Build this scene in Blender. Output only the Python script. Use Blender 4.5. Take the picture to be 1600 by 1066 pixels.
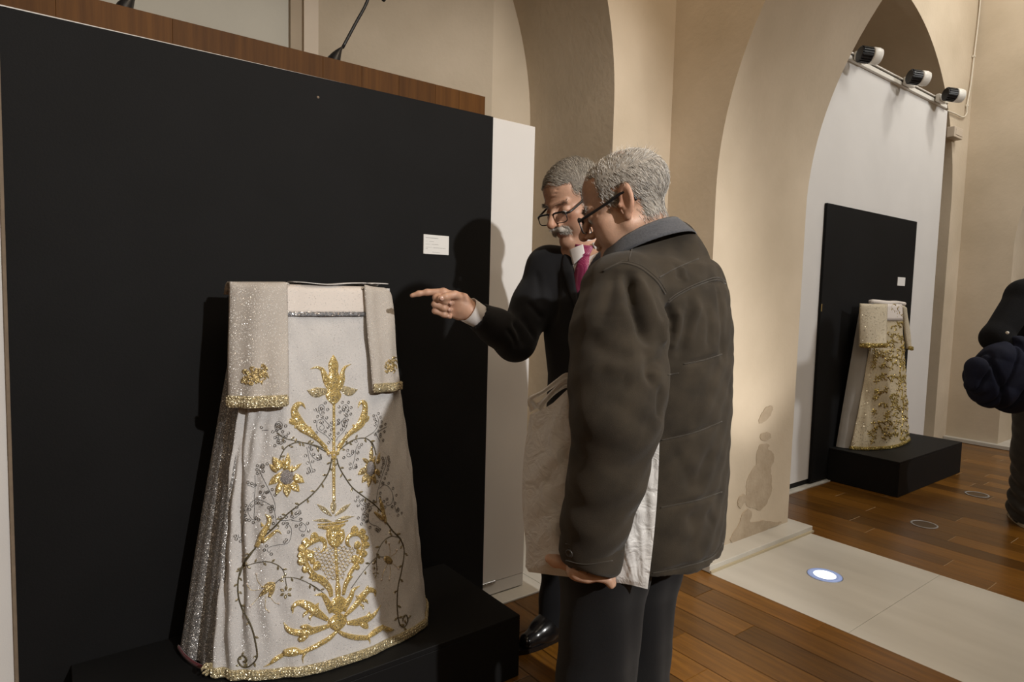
import bpy, bmesh, math, random
import numpy as np
from mathutils import Vector, Matrix
from mathutils.bvhtree import BVHTree
from mathutils.geometry import tessellate_polygon

random.seed(7); np.random.seed(7)
for o in list(bpy.data.objects): bpy.data.objects.remove(o)
SC = bpy.context.scene
COL = SC.collection
PI = math.pi

# ------------------------------------------------------------------ camera
FPX, YAW, TILT, ROLL, CAMH = 994.2, 0.64984, 0.0751874, 0.02512034, 1.25
_sy, _cy, _st, _ct = math.sin(YAW), math.cos(YAW), math.sin(TILT), math.cos(TILT)
FWD = Vector((_sy*_ct, _cy*_ct, -_st))
_r = Vector((_cy, -_sy, 0)); _u = _r.cross(FWD)
RT = _r*math.cos(ROLL) + _u*math.sin(ROLL)
UP = _u*math.cos(ROLL) - _r*math.sin(ROLL)
CAM = Vector((0, 0, CAMH))
cd = bpy.data.cameras.new('camera'); cd.sensor_width = 36; cd.lens = 36*FPX/1600
cd.clip_start = 0.05
cam = bpy.data.objects.new('camera', cd); COL.objects.link(cam)
cam.matrix_world = Matrix(((RT.x, UP.x, -FWD.x, 0), (RT.y, UP.y, -FWD.y, 0), (RT.z, UP.z, -FWD.z, CAMH), (0, 0, 0, 1)))
SC.camera = cam

# ------------------------------------------------------------------ world, lights, exposure
SC.view_settings.view_transform = 'Standard'; SC.view_settings.look = 'None'
SC.view_settings.gamma = 1; SC.view_settings.use_curve_mapping = False
SC.view_settings.exposure = -0.30
wd = bpy.data.worlds.new('world'); SC.world = wd; wd.use_nodes = True
wd.node_tree.nodes['Background'].inputs[0].default_value = (1, .9, .8, 1)
wd.node_tree.nodes['Background'].inputs[1].default_value = 0.02

def lamp(name, kind, loc, aim, energy, color, **kw):
    l = bpy.data.lights.new(name, kind); l.energy = energy; l.color = color
    for k, v in kw.items(): setattr(l, k, v)
    o = bpy.data.objects.new(name, l); COL.objects.link(o); o.location = loc
    if aim is not None:
        o.rotation_euler = (Vector(aim)-Vector(loc)).to_track_quat('-Z', 'Y').to_euler()
    return o
lamp('key_spot', 'SPOT', (1.25, -2.6, 2.85), (0.95, 1.95, 1.0), 720, (1, .985, .955), spot_size=math.radians(52), spot_blend=.5, shadow_soft_size=.05)
lamp('nave_ceiling_light', 'AREA', (1.0, -0.6, 4.45), (1.0, -0.6, 0), 50, (1, .84, .65), shape='RECTANGLE', size=2.4, size_y=2.0)
lamp('aisle_ceiling_light', 'AREA', (5.0, -0.3, 4.45), (5.0, -0.3, 0), 78, (1, .965, .89), shape='RECTANGLE', size=2.4, size_y=2.0)
lamp('aisle_spot', 'SPOT', (5.1, -3.2, 3.6), (5.0, 2.1, 1.5), 440, (1, .995, .98), spot_size=math.radians(60), spot_blend=.8, shadow_soft_size=.12)
lamp('nave_side_fill', 'AREA', (-1.6, -2.2, 3.5), (1.2, 1.6, 1.1), 18, (1, .84, .62), shape='DISK', size=1.2)  # soft fill added from the camera side, standing in for unseen room lights
lamp('aisle_corner_light', 'AREA', (5.7, 1.0, 4.45), (6.5, 2.2, 3.0), 26, (1, .97, .90), shape='DISK', size=.3)
lamp('floor_uplight', 'SPOT', (2.862, 1.364, .03), (2.87, 1.25, 3.2), 60, (1, .95, .88), spot_size=math.radians(95), spot_blend=.9, shadow_soft_size=.05)
lamp('recess_light', 'AREA', (1.85, 1.2, 4.3), (2.1, 2.2, 2.0), 16, (1, .79, .56), shape='DISK', size=.5)
lamp('pier_spot', 'SPOT', (1.0, -1.8, 3.9), (2.75, 1.78, 1.2), 48, (1, .95, .86), spot_size=math.radians(55), spot_blend=.9, shadow_soft_size=.15)
lamp('far_bay_light', 'AREA', (9.0, 0.5, 4.3), (9.0, 0.5, 0), 40, (1, .9, .78), shape='RECTANGLE', size=2, size_y=2)

# ------------------------------------------------------------------ measuring helpers
def ray(x, y): return FWD + RT*((x-800)/FPX) - UP*((y-533)/FPX)
def at(x, y, d): return CAM + ray(x, y)*d          # point seen at pixel x, y at depth d metres
def on(x, y, axis, v):
    i = 'XYZ'.index(axis); r = ray(x, y); return CAM + r*((v-CAM[i])/r[i])
def proj(p):
    q = Vector(p)-CAM; z = q.dot(FWD); return (800+FPX*q.dot(RT)/z, 533-FPX*q.dot(UP)/z, z)

# ------------------------------------------------------------------ material helpers
def newmat(name):
    m = bpy.data.materials.new(name); m.use_nodes = True
    nt = m.node_tree; b = nt.nodes['Principled BSDF']; return m, nt, b
def C4(c): return (c[0], c[1], c[2], 1)
def pmat(name, col, rough=.6, metal=0, var=.0, scale=8, bump=0, bscale=120, detail=4, stretch=(1,1,1), col2=None, spec=.5, sheen=0, coord='Object', objvar=0):
    m, nt, b = newmat(name); N = nt.nodes; L = nt.links
    b.inputs['Roughness'].default_value = rough; b.inputs['Metallic'].default_value = metal
    b.inputs['Specular IOR Level'].default_value = spec
    if sheen: b.inputs['Sheen Weight'].default_value = sheen
    b.inputs['Base Color'].default_value = C4(col)
    tc = N.new('ShaderNodeTexCoord'); mp = N.new('ShaderNodeMapping'); mp.inputs['Scale'].default_value = stretch
    L.new(tc.outputs[coord], mp.inputs['Vector'])
    out = None
    if var or col2:
        n = N.new('ShaderNodeTexNoise'); n.inputs['Scale'].default_value = scale; n.inputs['Detail'].default_value = detail
        L.new(mp.outputs[0], n.inputs['Vector'])
        r = N.new('ShaderNodeValToRGB')
        c2 = col2 if col2 else tuple(max(0, c*(1-var)) for c in col)
        c1 = col if col2 else tuple(min(1, c*(1+var)) for c in col)
        r.color_ramp.elements[0].position = .3; r.color_ramp.elements[1].position = .7
        r.color_ramp.elements[0].color = C4(c2); r.color_ramp.elements[1].color = C4(c1)
        L.new(n.outputs[0], r.inputs[0]); out = r.outputs[0]
    if objvar:
        oi = N.new('ShaderNodeObjectInfo'); mr = N.new('ShaderNodeMapRange')
        mr.inputs['To Min'].default_value = 1-objvar; mr.inputs['To Max'].default_value = 1+objvar
        L.new(oi.outputs['Random'], mr.inputs['Value'])
        mx = N.new('ShaderNodeVectorMath'); mx.operation = 'SCALE'
        if out: L.new(out, mx.inputs[0])
        else: mx.inputs[0].default_value = col
        L.new(mr.outputs[0], mx.inputs['Scale']); out = mx.outputs[0]
    if out: L.new(out, b.inputs['Base Color'])
    if bump:
        n2 = N.new('ShaderNodeTexNoise'); n2.inputs['Scale'].default_value = bscale; n2.inputs['Detail'].default_value = 5
        L.new(mp.outputs[0], n2.inputs['Vector'])
        bp = N.new('ShaderNodeBump'); bp.inputs['Strength'].default_value = bump; bp.inputs['Distance'].default_value = .004
        L.new(n2.outputs[0], bp.inputs['Height']); L.new(bp.outputs[0], b.inputs['Normal'])
    return m
def glitter(name, col, spark, rough=.7, flake=900, thr=.80, metal=.9, bump=.25, var=.08, vscale=5, frough=.28, tilt=1.6):
    """woven cloth with metal-thread flakes: small cells, each with its own tilt, a share of them metallic"""
    m, nt, b = newmat(name); N = nt.nodes; L = nt.links
    tc = N.new('ShaderNodeTexCoord')
    vo = N.new('ShaderNodeTexVoronoi'); vo.inputs['Scale'].default_value = flake
    L.new(tc.outputs['Object'], vo.inputs['Vector'])
    sep = N.new('ShaderNodeSeparateColor'); L.new(vo.outputs['Color'], sep.inputs[0])
    gt = N.new('ShaderNodeMath'); gt.operation = 'GREATER_THAN'; gt.inputs[1].default_value = thr
    L.new(sep.outputs[0], gt.inputs[0])
    ns = N.new('ShaderNodeTexNoise'); ns.inputs['Scale'].default_value = vscale; ns.inputs['Detail'].default_value = 5
    L.new(tc.outputs['Object'], ns.inputs['Vector'])
    r = N.new('ShaderNodeValToRGB'); r.color_ramp.elements[0].position = .3; r.color_ramp.elements[1].position = .7
    r.color_ramp.elements[0].color = C4(tuple(c*(1-var) for c in col)); r.color_ramp.elements[1].color = C4(tuple(min(1, c*(1+var)) for c in col))
    L.new(ns.outputs[0], r.inputs[0]); L.new(r.outputs[0], b.inputs['Base Color'])
    b.inputs['Roughness'].default_value = rough
    n2 = N.new('ShaderNodeTexNoise'); n2.inputs['Scale'].default_value = 700; L.new(tc.outputs['Object'], n2.inputs['Vector'])
    bp = N.new('ShaderNodeBump'); bp.inputs['Strength'].default_value = bump; bp.inputs['Distance'].default_value = .001+.002*(bump > .5)
    L.new(n2.outputs[0], bp.inputs['Height']); L.new(bp.outputs[0], b.inputs['Normal'])
    g = N.new('ShaderNodeBsdfPrincipled'); g.inputs['Base Color'].default_value = C4(spark)
    g.inputs['Metallic'].default_value = metal; g.inputs['Roughness'].default_value = frough; g.inputs['Specular IOR Level'].default_value = 1
    geo = N.new('ShaderNodeNewGeometry')
    sub = N.new('ShaderNodeVectorMath'); sub.operation = 'SUBTRACT'; sub.inputs[1].default_value = (.5, .5, .5)
    L.new(vo.outputs['Color'], sub.inputs[0])
    sc = N.new('ShaderNodeVectorMath'); sc.operation = 'SCALE'; sc.inputs['Scale'].default_value = tilt; L.new(sub.outputs[0], sc.inputs[0])
    ad = N.new('ShaderNodeVectorMath'); ad.operation = 'ADD'; L.new(geo.outputs['Normal'], ad.inputs[0]); L.new(sc.outputs[0], ad.inputs[1])
    nm = N.new('ShaderNodeVectorMath'); nm.operation = 'NORMALIZE'; L.new(ad.outputs[0], nm.inputs[0])
    L.new(nm.outputs[0], g.inputs['Normal'])
    mx = N.new('ShaderNodeMixShader'); L.new(gt.outputs[0], mx.inputs[0]); L.new(b.outputs[0], mx.inputs[1]); L.new(g.outputs[0], mx.inputs[2])
    L.new(mx.outputs[0], N['Material Output'].inputs['Surface'])
    return m

# ------------------------------------------------------------------ object helpers
def mk(name, me, mat=None, parent=None, smooth=False):
    o = bpy.data.objects.new(name, me); COL.objects.link(o)
    if mat is not None:
        for mm in (mat if isinstance(mat, (list, tuple)) else [mat]): me.materials.append(mm)
    if parent is not None: o.parent = parent
    if smooth:
        me.polygons.foreach_set('use_smooth', [True]*len(me.polygons)); me.update()
    return o
def pyd(name, v, f, mat=None, parent=None, smooth=False):
    me = bpy.data.meshes.new(name); me.from_pydata([tuple(p) for p in v], [], [tuple(q) for q in f]); me.update()
    return mk(name, me, mat, parent, smooth)
def frombm(name, bm, mat=None, parent=None, smooth=False):
    bmesh.ops.recalc_face_normals(bm, faces=bm.faces[:])
    me = bpy.data.meshes.new(name); bm.to_mesh(me); bm.free(); return mk(name, me, mat, parent, smooth)
def tag(o, label=None, cat=None, group=None, kind=None):
    if label: o['label'] = label
    if cat: o['category'] = cat
    if group: o['group'] = group
    if kind: o['kind'] = kind
    return o
def empty(name, loc=(0, 0, 0)):
    o = bpy.data.objects.new(name, None); COL.objects.link(o); o.location = loc; o.empty_display_size = .1
    return o
def keep(child, parent):
    """parent without moving: the parents here are unrotated empties"""
    child.parent = parent; child.matrix_parent_inverse = Matrix.Translation(-Vector(parent.location)); return child
def bbox(bm, lo, hi, bev=0, seg=2):
    r = bmesh.ops.create_cube(bm, size=1); vs = r['verts']
    lo = Vector(lo); hi = Vector(hi)
    for v in vs: v.co = Vector(((lo[i]+hi[i])/2 + v.co[i]*(hi[i]-lo[i]) for i in range(3)))
    if bev:
        es = list({e for v in vs for e in v.link_edges})
        bmesh.ops.bevel(bm, geom=es, offset=bev, segments=seg, affect='EDGES', profile=.5)
def box(name, lo, hi, mat, parent=None, bev=0, seg=2):
    bm = bmesh.new(); bbox(bm, lo, hi, bev, seg); return frombm(name, bm, mat, parent)
def prism(name, poly, axis, a, b, mat, parent=None, bev=0, smooth=False):
    """poly: 2D outline in the two other axes (order kept x,y,z), extruded along axis from a to b"""
    i = 'xyz'.index(axis); oth = [k for k in range(3) if k != i]
    bm = bmesh.new(); A = []; B = []
    for p in poly:
        q = [0, 0, 0]; q[oth[0]], q[oth[1]] = p; q[i] = a; A.append(bm.verts.new(q)); q[i] = b; B.append(bm.verts.new(q))
    bm.faces.new(A); bm.faces.new(B[::-1]); n = len(poly)
    for k in range(n): bm.faces.new((A[k], B[k], B[(k+1) % n], A[(k+1) % n]))
    if bev:
        es = [e for e in bm.edges if len(e.link_faces) == 2 and e.calc_face_angle(0) > .5]
        bmesh.ops.bevel(bm, geom=es, offset=bev, segments=3, affect='EDGES', profile=.5)
    o = frombm(name, bm, mat, parent, smooth)
    if smooth: o.data.set_sharp_from_angle(angle=.6)
    return o
def cat(pts, n):
    """Catmull-Rom resample of a polyline (list of tuples, any dimension) to n points"""
    P = np.array(pts, float)
    if len(P) == 2: return P[0]+(P[1]-P[0])*np.linspace(0, 1, n)[:, None]
    Q = np.vstack([2*P[0]-P[1], P, 2*P[-1]-P[-2]]); m = len(P)-1
    t = np.linspace(0, m, n); i = np.minimum(t.astype(int), m-1); u = (t-i)[:, None]
    a, b, c, d = Q[i], Q[i+1], Q[i+2], Q[i+3]
    return .5*((2*b)+(c-a)*u+(2*a-5*b+4*c-d)*u**2+(-a+3*b-3*c+d)*u**3)
def tube_bm(bm, pts, rad, seg=8, cap=True):
    pts = [Vector(p) for p in pts]; n = len(pts)
    rads = rad if hasattr(rad, '__len__') else [rad]*n
    T = [(pts[min(i+1, n-1)]-pts[max(i-1, 0)]).normalized() for i in range(n)]
    a = Vector((0, 0, 1)) if abs(T[0].z) < .9 else Vector((1, 0, 0))
    u = T[0].cross(a).normalized(); rings = []
    for i in range(n):
        u = (u - T[i]*u.dot(T[i])).normalized(); w = T[i].cross(u)
        rings.append([bm.verts.new(pts[i]+(u*math.cos(2*PI*k/seg)+w*math.sin(2*PI*k/seg))*rads[i]) for k in range(seg)])
    for i in range(n-1):
        for k in range(seg): bm.faces.new((rings[i][k], rings[i][(k+1) % seg], rings[i+1][(k+1) % seg], rings[i+1][k]))
    if cap: bm.faces.new(rings[0][::-1]); bm.faces.new(rings[-1])
def tube(name, pts, rad, mat, parent=None, seg=8, smooth=True):
    bm = bmesh.new(); tube_bm(bm, pts, rad, seg); return frombm(name, bm, mat, parent, smooth)
def lathe_bm(bm, prof, M, seg=24):
    """prof: list of (r, z); M places it"""
    rings = []
    for r, z in prof:
        rings.append([bm.verts.new(M @ Vector((r*math.cos(2*PI*k/seg), r*math.sin(2*PI*k/seg), z))) for k in range(seg)])
    for i in range(len(rings)-1):
        for k in range(seg): bm.faces.new((rings[i][k], rings[i][(k+1) % seg], rings[i+1][(k+1) % seg], rings[i+1][k]))
    if abs(prof[0][0]-prof[-1][0]) < 1e-6 and len(prof) > 3:
        for k in range(seg): bm.faces.new((rings[-1][k], rings[-1][(k+1) % seg], rings[0][(k+1) % seg], rings[0][k]))
    else: bm.faces.new(rings[0][::-1]); bm.faces.new(rings[-1])
def lathe(name, prof, M, mat, parent=None, seg=24, smooth=True):
    bm = bmesh.new(); lathe_bm(bm, prof, M, seg); return frombm(name, bm, mat, parent, smooth)
def look(loc, d):
    q = Vector(d).to_track_quat('Z', 'Y'); return Matrix.Translation(Vector(loc)) @ q.to_matrix().to_4x4()
def copy_tree(o, parent=None):
    c = o.copy(); COL.objects.link(c)
    if parent is not None: c.parent = parent
    for ch in list(o.children): copy_tree(ch, c)
    return c
# ================================================================== the setting
M_plaster = pmat('plaster_beige', (.62, .525, .405), .85, scale=2.4, detail=9, col2=(.52, .435, .325), bump=.35, bscale=35, spec=.2)
M_plaster_shaded = pmat('plaster_recess_shaded', (.40, .32, .235), .85, scale=2.5, detail=8, col2=(.35, .275, .2), bump=.3, bscale=35, spec=.2)  # beige plaster with the shade of the aisle recess put into its colour
M_plaster_grey = pmat('plaster_grey', (.50, .47, .40), .8, var=.04, scale=3, bump=.15, bscale=60, spec=.2)
M_white = pmat('white_board', (.67, .65, .63), .62, var=.03, scale=3, bump=.06, bscale=300, spec=.3)
M_black = pmat('black_board', (.0042, .0041, .0043), .72, scale=3.5, detail=7, col2=(.0062, .0061, .0066), bump=.1, bscale=260, spec=.2)
M_black2 = pmat('black_plinth', (.0045, .0044, .0045), .65, scale=4, detail=6, col2=(.0062, .006, .0062), bump=.06, bscale=200, spec=.25)
M_marble = pmat('pale_marble', (.60, .575, .52), .3, scale=1.5, detail=10, col2=(.47, .445, .395), stretch=(3.4, .7, 1), bump=.02, bscale=90, spec=.5)
M_ceiling = pmat('ceiling_paint', (.6, .55, .47), .9, var=.05)
M_groove = pmat('groove_dark', (.02, .012, .007), .8)

def wood(name, c1, c2, rough, grain=(1, 1, 1), objvar=.0, scale=6, spec=.45):
    m, nt, b = newmat(name); N = nt.nodes; L = nt.links
    tc = N.new('ShaderNodeTexCoord'); oi = N.new('ShaderNodeObjectInfo')
    ad = N.new('ShaderNodeVectorMath'); ad.operation = 'ADD'
    sc = N.new('ShaderNodeVectorMath'); sc.operation = 'SCALE'; sc.inputs[0].default_value = (13.7, 7.1, 3.3); L.new(oi.outputs['Random'], sc.inputs['Scale'])
    L.new(tc.outputs['Object'], ad.inputs[0]); L.new(sc.outputs[0], ad.inputs[1])
    mp = N.new('ShaderNodeMapping'); mp.inputs['Scale'].default_value = grain; L.new(ad.outputs[0], mp.inputs[0])
    n1 = N.new('ShaderNodeTexNoise'); n1.inputs['Scale'].default_value = scale; n1.inputs['Detail'].default_value = 8; n1.inputs['Roughness'].default_value = .65
    L.new(mp.outputs[0], n1.inputs['Vector'])
    r = N.new('ShaderNodeValToRGB'); r.color_ramp.elements[0].position = .34; r.color_ramp.elements[1].position = .68
    r.color_ramp.elements[0].color = C4(c2); r.color_ramp.elements[1].color = C4(c1); L.new(n1.outputs[0], r.inputs[0])
    out = r.outputs[0]
    if objvar:
        mr = N.new('ShaderNodeMapRange'); mr.inputs['To Min'].default_value = 1-objvar; mr.inputs['To Max'].default_value = 1+objvar
        L.new(oi.outputs['Random'], mr.inputs['Value'])
        v = N.new('ShaderNodeVectorMath'); v.operation = 'SCALE'; L.new(out, v.inputs[0]); L.new(mr.outputs[0], v.inputs['Scale']); out = v.outputs[0]
    L.new(out, b.inputs['Base Color']); b.inputs['Roughness'].default_value = rough; b.inputs['Specular IOR Level'].default_value = spec
    bp = N.new('ShaderNodeBump'); bp.inputs['Strength'].default_value = .12; bp.inputs['Distance'].default_value = .002
    L.new(n1.outputs[0], bp.inputs['Height']); L.new(bp.outputs[0], b.inputs['Normal'])
    return m
M_plank = wood('floor_wood', (.185, .078, .010), (.100, .040, .005), .28, (9, .55, 1), .45, 7)
M_veneer = wood('desk_veneer', (.120, .050, .011), (.072, .029, .007), .6, (14, 14, .6), .12, 3, .15)

# floor: sub-floor slab, planks and marble slabs on it
floor = tag(box('floor', (-3.2, -5.2, -.08), (11.2, 3.5, -.012), M_groove), kind='structure')
PW = .1295
plank_me = {}
def plank(x0, x1, y0, y1):
    w, l = x1-x0-.0009, y1-y0-.0022
    key = (round(w, 3), round(l, 2))
    if key not in plank_me:
        bm = bmesh.new(); bbox(bm, (-w/2, -l/2, -.012), (w/2, l/2, 0), .0009, 1)
        me = bpy.data.meshes.new('plank'); bmesh.ops.recalc_face_normals(bm, faces=bm.faces[:]); bm.to_mesh(me); bm.free(); me.materials.append(M_plank); plank_me[key] = me
    o = bpy.data.objects.new('plank', plank_me[key]); COL.objects.link(o)
    o.location = ((x0+x1)/2, (y0+y1)/2, 0); o.parent = floor
M_joint = pmat('joint_filler', (.34, .23, .12), .7)
def run(xs, ytop, ybot, joints, step=.92):
    for i in range(len(xs)-1):
        x0, x1 = xs[i], xs[i+1]
        j = joints.get(i)
        if j is None: j = ytop - random.uniform(.15, step)
        ys = [ytop]; y = j
        while y > ytop-.04: y -= step
        while y+step < ytop-.1: y += step
        while y > ybot+.15: ys.append(y); y -= step
        ys.append(ybot)
        for k in range(len(ys)-1): plank(x0, x1, ys[k+1], ys[k])
        for yy in ys[1:-1]: JL.append((x0, x1, yy))
JL = []
xs = [2.436]; x = 2.317
while x > -.35: xs.append(x); x -= PW
xs.append(x)
run(xs, 1.973, -1.0, {0: 1.146, 2: 1.297, 4: 1.417, 5: 1.226})
x = 3.324; xs = []
while x < 6.60: xs.append(x); x += PW
xs.append(6.699)
run(xs, 2.105, -.9, {0: .88, 1: 1.09, 5: 1.674})
x = 7.58; xs = []
while x < 8.9: xs.append(x); x += PW
run(xs, 2.1, .3, {})
bm = bmesh.new()
for x0, x1, y in JL: bbox(bm, (x0+.002, y-.0012, -.012), (x1-.002, y+.0012, -.0002))
tag(frombm('joint_filler', bm, M_joint, floor), kind='stuff')
box('outer_floor_border', (-3.2, -5.2, -.012), (11.2, -1.0, -.001), M_plank, floor)
box('outer_floor_border', (-3.2, -1.0, -.012), (-.48, 3.2, -.001), M_plank, floor)
box('outer_floor_border', (8.9, -1.0, -.012), (11.2, 3.2, -.001), M_plank, floor)
# marble thresholds
for k, (y0, y1) in enumerate(((1.0605, 1.676), (.4475, 1.0595), (-.1665, .4465), (-.78, -.1675))):
    box('marble_slab', (2.4375, y0, -.012), (3.3225, y1, .001), M_marble, floor, .001, 1)
    box('marble_slab', (6.70, y0, -.012), (7.58, y1, .001), M_marble, floor, .001, 1)
for k in range(4): box('marble_slab', (-.48+k*.735, 1.975, -.012), (-.48+(k+1)*.735-.002, 2.70, .006), M_marble, floor, .001, 1)
for k in range(4): box('marble_slab', (3.33+k*.82, 2.107, -.012), (3.33+(k+1)*.82-.002, 2.9, .006), M_marble, floor, .001, 1)
for k in range(2): box('marble_slab', (7.51+k*.82, 2.107, -.012), (7.51+(k+1)*.82-.002, 2.9, .006), M_marble, floor, .001, 1)

def arch_poly(x0, x1, h, openings, zb=0.0, n=72):
    """wall outline from x0 to x1 with arched openings (xl, xr, spring)"""
    p = [(x0, zb)]
    for xl, xr, zs in openings:
        r = (xr-xl)/2; c = (xl+xr)/2
        p += [(xl, zb), (xl, zs)] + [(c-r*math.cos(PI*k/n), zs+r*math.sin(PI*k/n)) for k in range(1, n)] + [(xr, zs), (xr, zb)]
    p += [(x1, zb), (x1, h), (x0, h)]
    return p
HC = 4.7
wb = tag(prism('wall_back', arch_poly(-3.2, 2.52, HC, [(-.895, 2.105, 2.10)]), 'y', 2.06, 2.66, M_plaster, bev=.012, smooth=True), kind='structure')
tag(prism('wall_back_aisle', arch_poly(3.28, 6.78, HC, [(3.52, 6.48, 2.12)]), 'y', 2.20, 2.80, M_plaster, bev=.012, smooth=True), kind='structure')
tag(box('wall_back_far', (7.45, 2.20, 0), (11.2, 2.8, HC), M_plaster), kind='structure')
tag(box('wall_recess_aisle', (3.2, 2.8, 0), (6.80, 2.9, HC), M_plaster_shaded), kind='structure')
# bay one recess back: pier strip, splayed reveal, door frame and grey door
tag(prism('wall_recess', [(2.75, 2.66), (1.858, 2.66), (1.20, 3.26), (1.20, 3.40), (2.75, 3.40)], 'z', 0, HC, M_plaster, bev=.008), kind='structure')
tag(box('wall_recess_left', (-1.2, 2.66, 0), (-.75, 3.40, HC), M_plaster), kind='structure')
M_frame = pmat('frame_cream', (.56, .47, .37), .6, var=.03)
M_frame2 = pmat('frame_tan', (.37, .29, .2), .6, var=.04)
d1 = tag(box('door_1', (-.75, 3.32, 0), (1.07, 3.36, 3.6), M_plaster_grey), kind='structure')
tag(prism('trim_1', [(1.127, 3.26), (1.20, 3.26), (1.20, 3.38), (1.127, 3.38)], 'z', 0, 3.7, M_frame), kind='structure')
tag(prism('trim_2', [(1.07, 3.29), (1.127, 3.29), (1.127, 3.38), (1.07, 3.38)], 'z', 0, 3.7, M_frame2), kind='structure')
tag(box('trim_3', (-1.0, 3.26, 3.6), (1.2, 3.40, HC), M_plaster), kind='structure')

# arcade walls with the round arch running towards the viewer
wr = tag(prism('wall_right', arch_poly(-5.2, 2.85, HC, [(-1.515, 1.787, 1.72)]), 'x', 2.50, 3.29, M_plaster, bev=.014, smooth=True), kind='structure')
wr2 = tag(prism('wall_right_far', arch_poly(-5.2, 2.85, HC, [(-1.515, 1.80, 1.72)]), 'x', 6.76, 7.55, M_plaster, bev=.014, smooth=True), kind='structure')
tag(box('wall_left', (-3.3, -5.2, 0), (-3.2, 3.5, HC), M_plaster), kind='structure')
tag(box('wall_front', (-3.3, -5.3, 0), (11.3, -5.2, HC), M_plaster), kind='structure')
tag(box('wall_far_right', (11.2, -5.2, 0), (11.3, 3.5, HC), M_plaster), kind='structure')
tag(box('wall_back_left', (-3.2, 2.66, 0), (-1.1, 2.75, HC), M_plaster), kind='structure')
tag(box('ceiling', (-3.3, -5.3, HC), (11.3, 3.5, HC+.1), M_ceiling), kind='structure')
# marble plinth courses round the piers
bs = tag(box('baseboard_right', (2.437, 1.677, 0.0015), (3.35, 2.058, .034), M_marble, None, .002, 1), kind='structure')
box('edge_strip', (2.437, 1.668, .0015), (3.35, 1.6765, .012), pmat('brass_strip', (.55, .47, .32), .45, .3), bs)
tag(box('baseboard_right_far', (6.70, 1.69, 0.0015), (7.61, 2.198, .034), M_marble, None, .002, 1), kind='structure')

# damp stain on the pier: crusts of lifted plaster with their own outline
M_stain = pmat('damp_plaster', (.47, .385, .285), .9, scale=14, detail=8, col2=(.39, .31, .22), bump=.6, bscale=60, spec=.15)
SK = [0]
def stain(pts):
    SK[0] += 1
    P = np.array([(1100+u/2.762, 680+v/2.762) for u, v in pts])
    for _ in range(2): P = np.stack([P*.75+np.roll(P, -1, 0)*.25, P*.25+np.roll(P, -1, 0)*.75], 1).reshape(-1, 2)
    rs = np.random.RandomState(3); bm = bmesh.new(); F = []; B = []
    c = P.mean(0)
    for p in P:
        q = on(p[0]+rs.normal(0, .45), p[1]+rs.normal(0, .45), 'Y', 1.787)
        B.append(bm.verts.new(q)); F.append(bm.verts.new((q.x, q.y-.0012-.0006*SK[0], q.z)))
    for tri in tessellate_polygon([[Vector((v.co.x, v.co.z, 0)) for v in F]]): bm.faces.new([F[i] for i in tri])
    for k in range(len(F)): bm.faces.new((F[k], B[k], B[(k+1) % len(F)], F[(k+1) % len(F)]))
    frombm('damp_stain', bm, M_stain, wr)
stain([(240, 35), (288, 40), (270, 62), (300, 75), (303, 110), (285, 150), (295, 190), (290, 250), (268, 300), (240, 328), (215, 312), (196, 315), (178, 300), (182, 250), (180, 205), (203, 150), (228, 128), (222, 92), (234, 58)])
stain([(232, -45), (268, -60), (288, -90), (300, -120), (280, -128), (255, -105), (240, -75)])
stain([(245, -8), (285, -12), (290, 12), (262, 28), (240, 18)])
stain([(196, 318), (208, 345), (190, 380), (235, 372), (258, 365), (300, 378), (345, 372), (300, 395), (262, 410), (232, 440), (170, 452), (108, 470), (124, 420), (150, 385), (160, 345), (176, 322)])
stain([(150, 262), (178, 252), (186, 280), (164, 300), (158, 318), (141, 304)])
# ================================================================== display walls, boards, plinths, lamps
M_metal = pmat('steel', (.5, .5, .5), .35, 1)
M_mdf = pmat('raw_board_edge', (.20, .15, .105), .8, var=.1, scale=40)
M_card = pmat('card', (.74, .73, .71), .6)
M_ink = pmat('card_ink', (.34, .33, .32), .7)
M_plastic_w = pmat('white_plastic', (.72, .69, .63), .45)
M_plastic_b = pmat('black_plastic', (.012, .012, .013), .4, bump=.05, bscale=300)

dw = tag(empty('display_wall', (.4, 2.09, 0)), 'white freestanding display wall behind the large black board and two men', 'display wall')
keep(box('panel', (-.86, 2.050, .064), (1.65, 2.13, 1.9225), M_white, None, .002, 1), dw)
keep(box('kick_board', (-.86, 2.0515, .010), (1.65, 2.128, .0625), M_white, None, .002, 1), dw)
h = box('hinge', (1.437, 2.046, .057), (1.500, 2.0515, .069), M_metal, None, .001, 1); keep(h, dw); h['label'] = 'small metal hinge plate'
for xx in (1.455, 1.482): keep(lathe('screw', [(.0001, .002), (.003, .0018), (.0035, 0)], look((xx, 2.046, .063), (0, -1, 0)), M_metal, None, 8), dw)

bb = tag(empty('display_board', (.7, 2.045, 0)), 'large black painted board fixed to the white wall behind the silver-cream vestment', 'board')
keep(prism('board', [(-.047, .03), (1.433, .03), (1.4335, 1.9205), (-.041, 1.9155)], 'y', 2.040, 2.0495, M_black, None, .001), bb)
e = keep(prism('raw_edge', [(-.0548, .03), (-.047, .03), (-.041, 1.9155), (-.0485, 1.9155)], 'y', 2.041, 2.0495, M_mdf), bb); e['label'] = 'unpainted brown left edge'
q = on(497, 152, 'Y', 2.04)
keep(lathe('screw_head', [(.0001, .0012), (.004, .001), (.0045, 0)], look((q.x, 2.0402, q.z), (0, -1, 0)), M_mdf, None, 10), bb)

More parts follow.
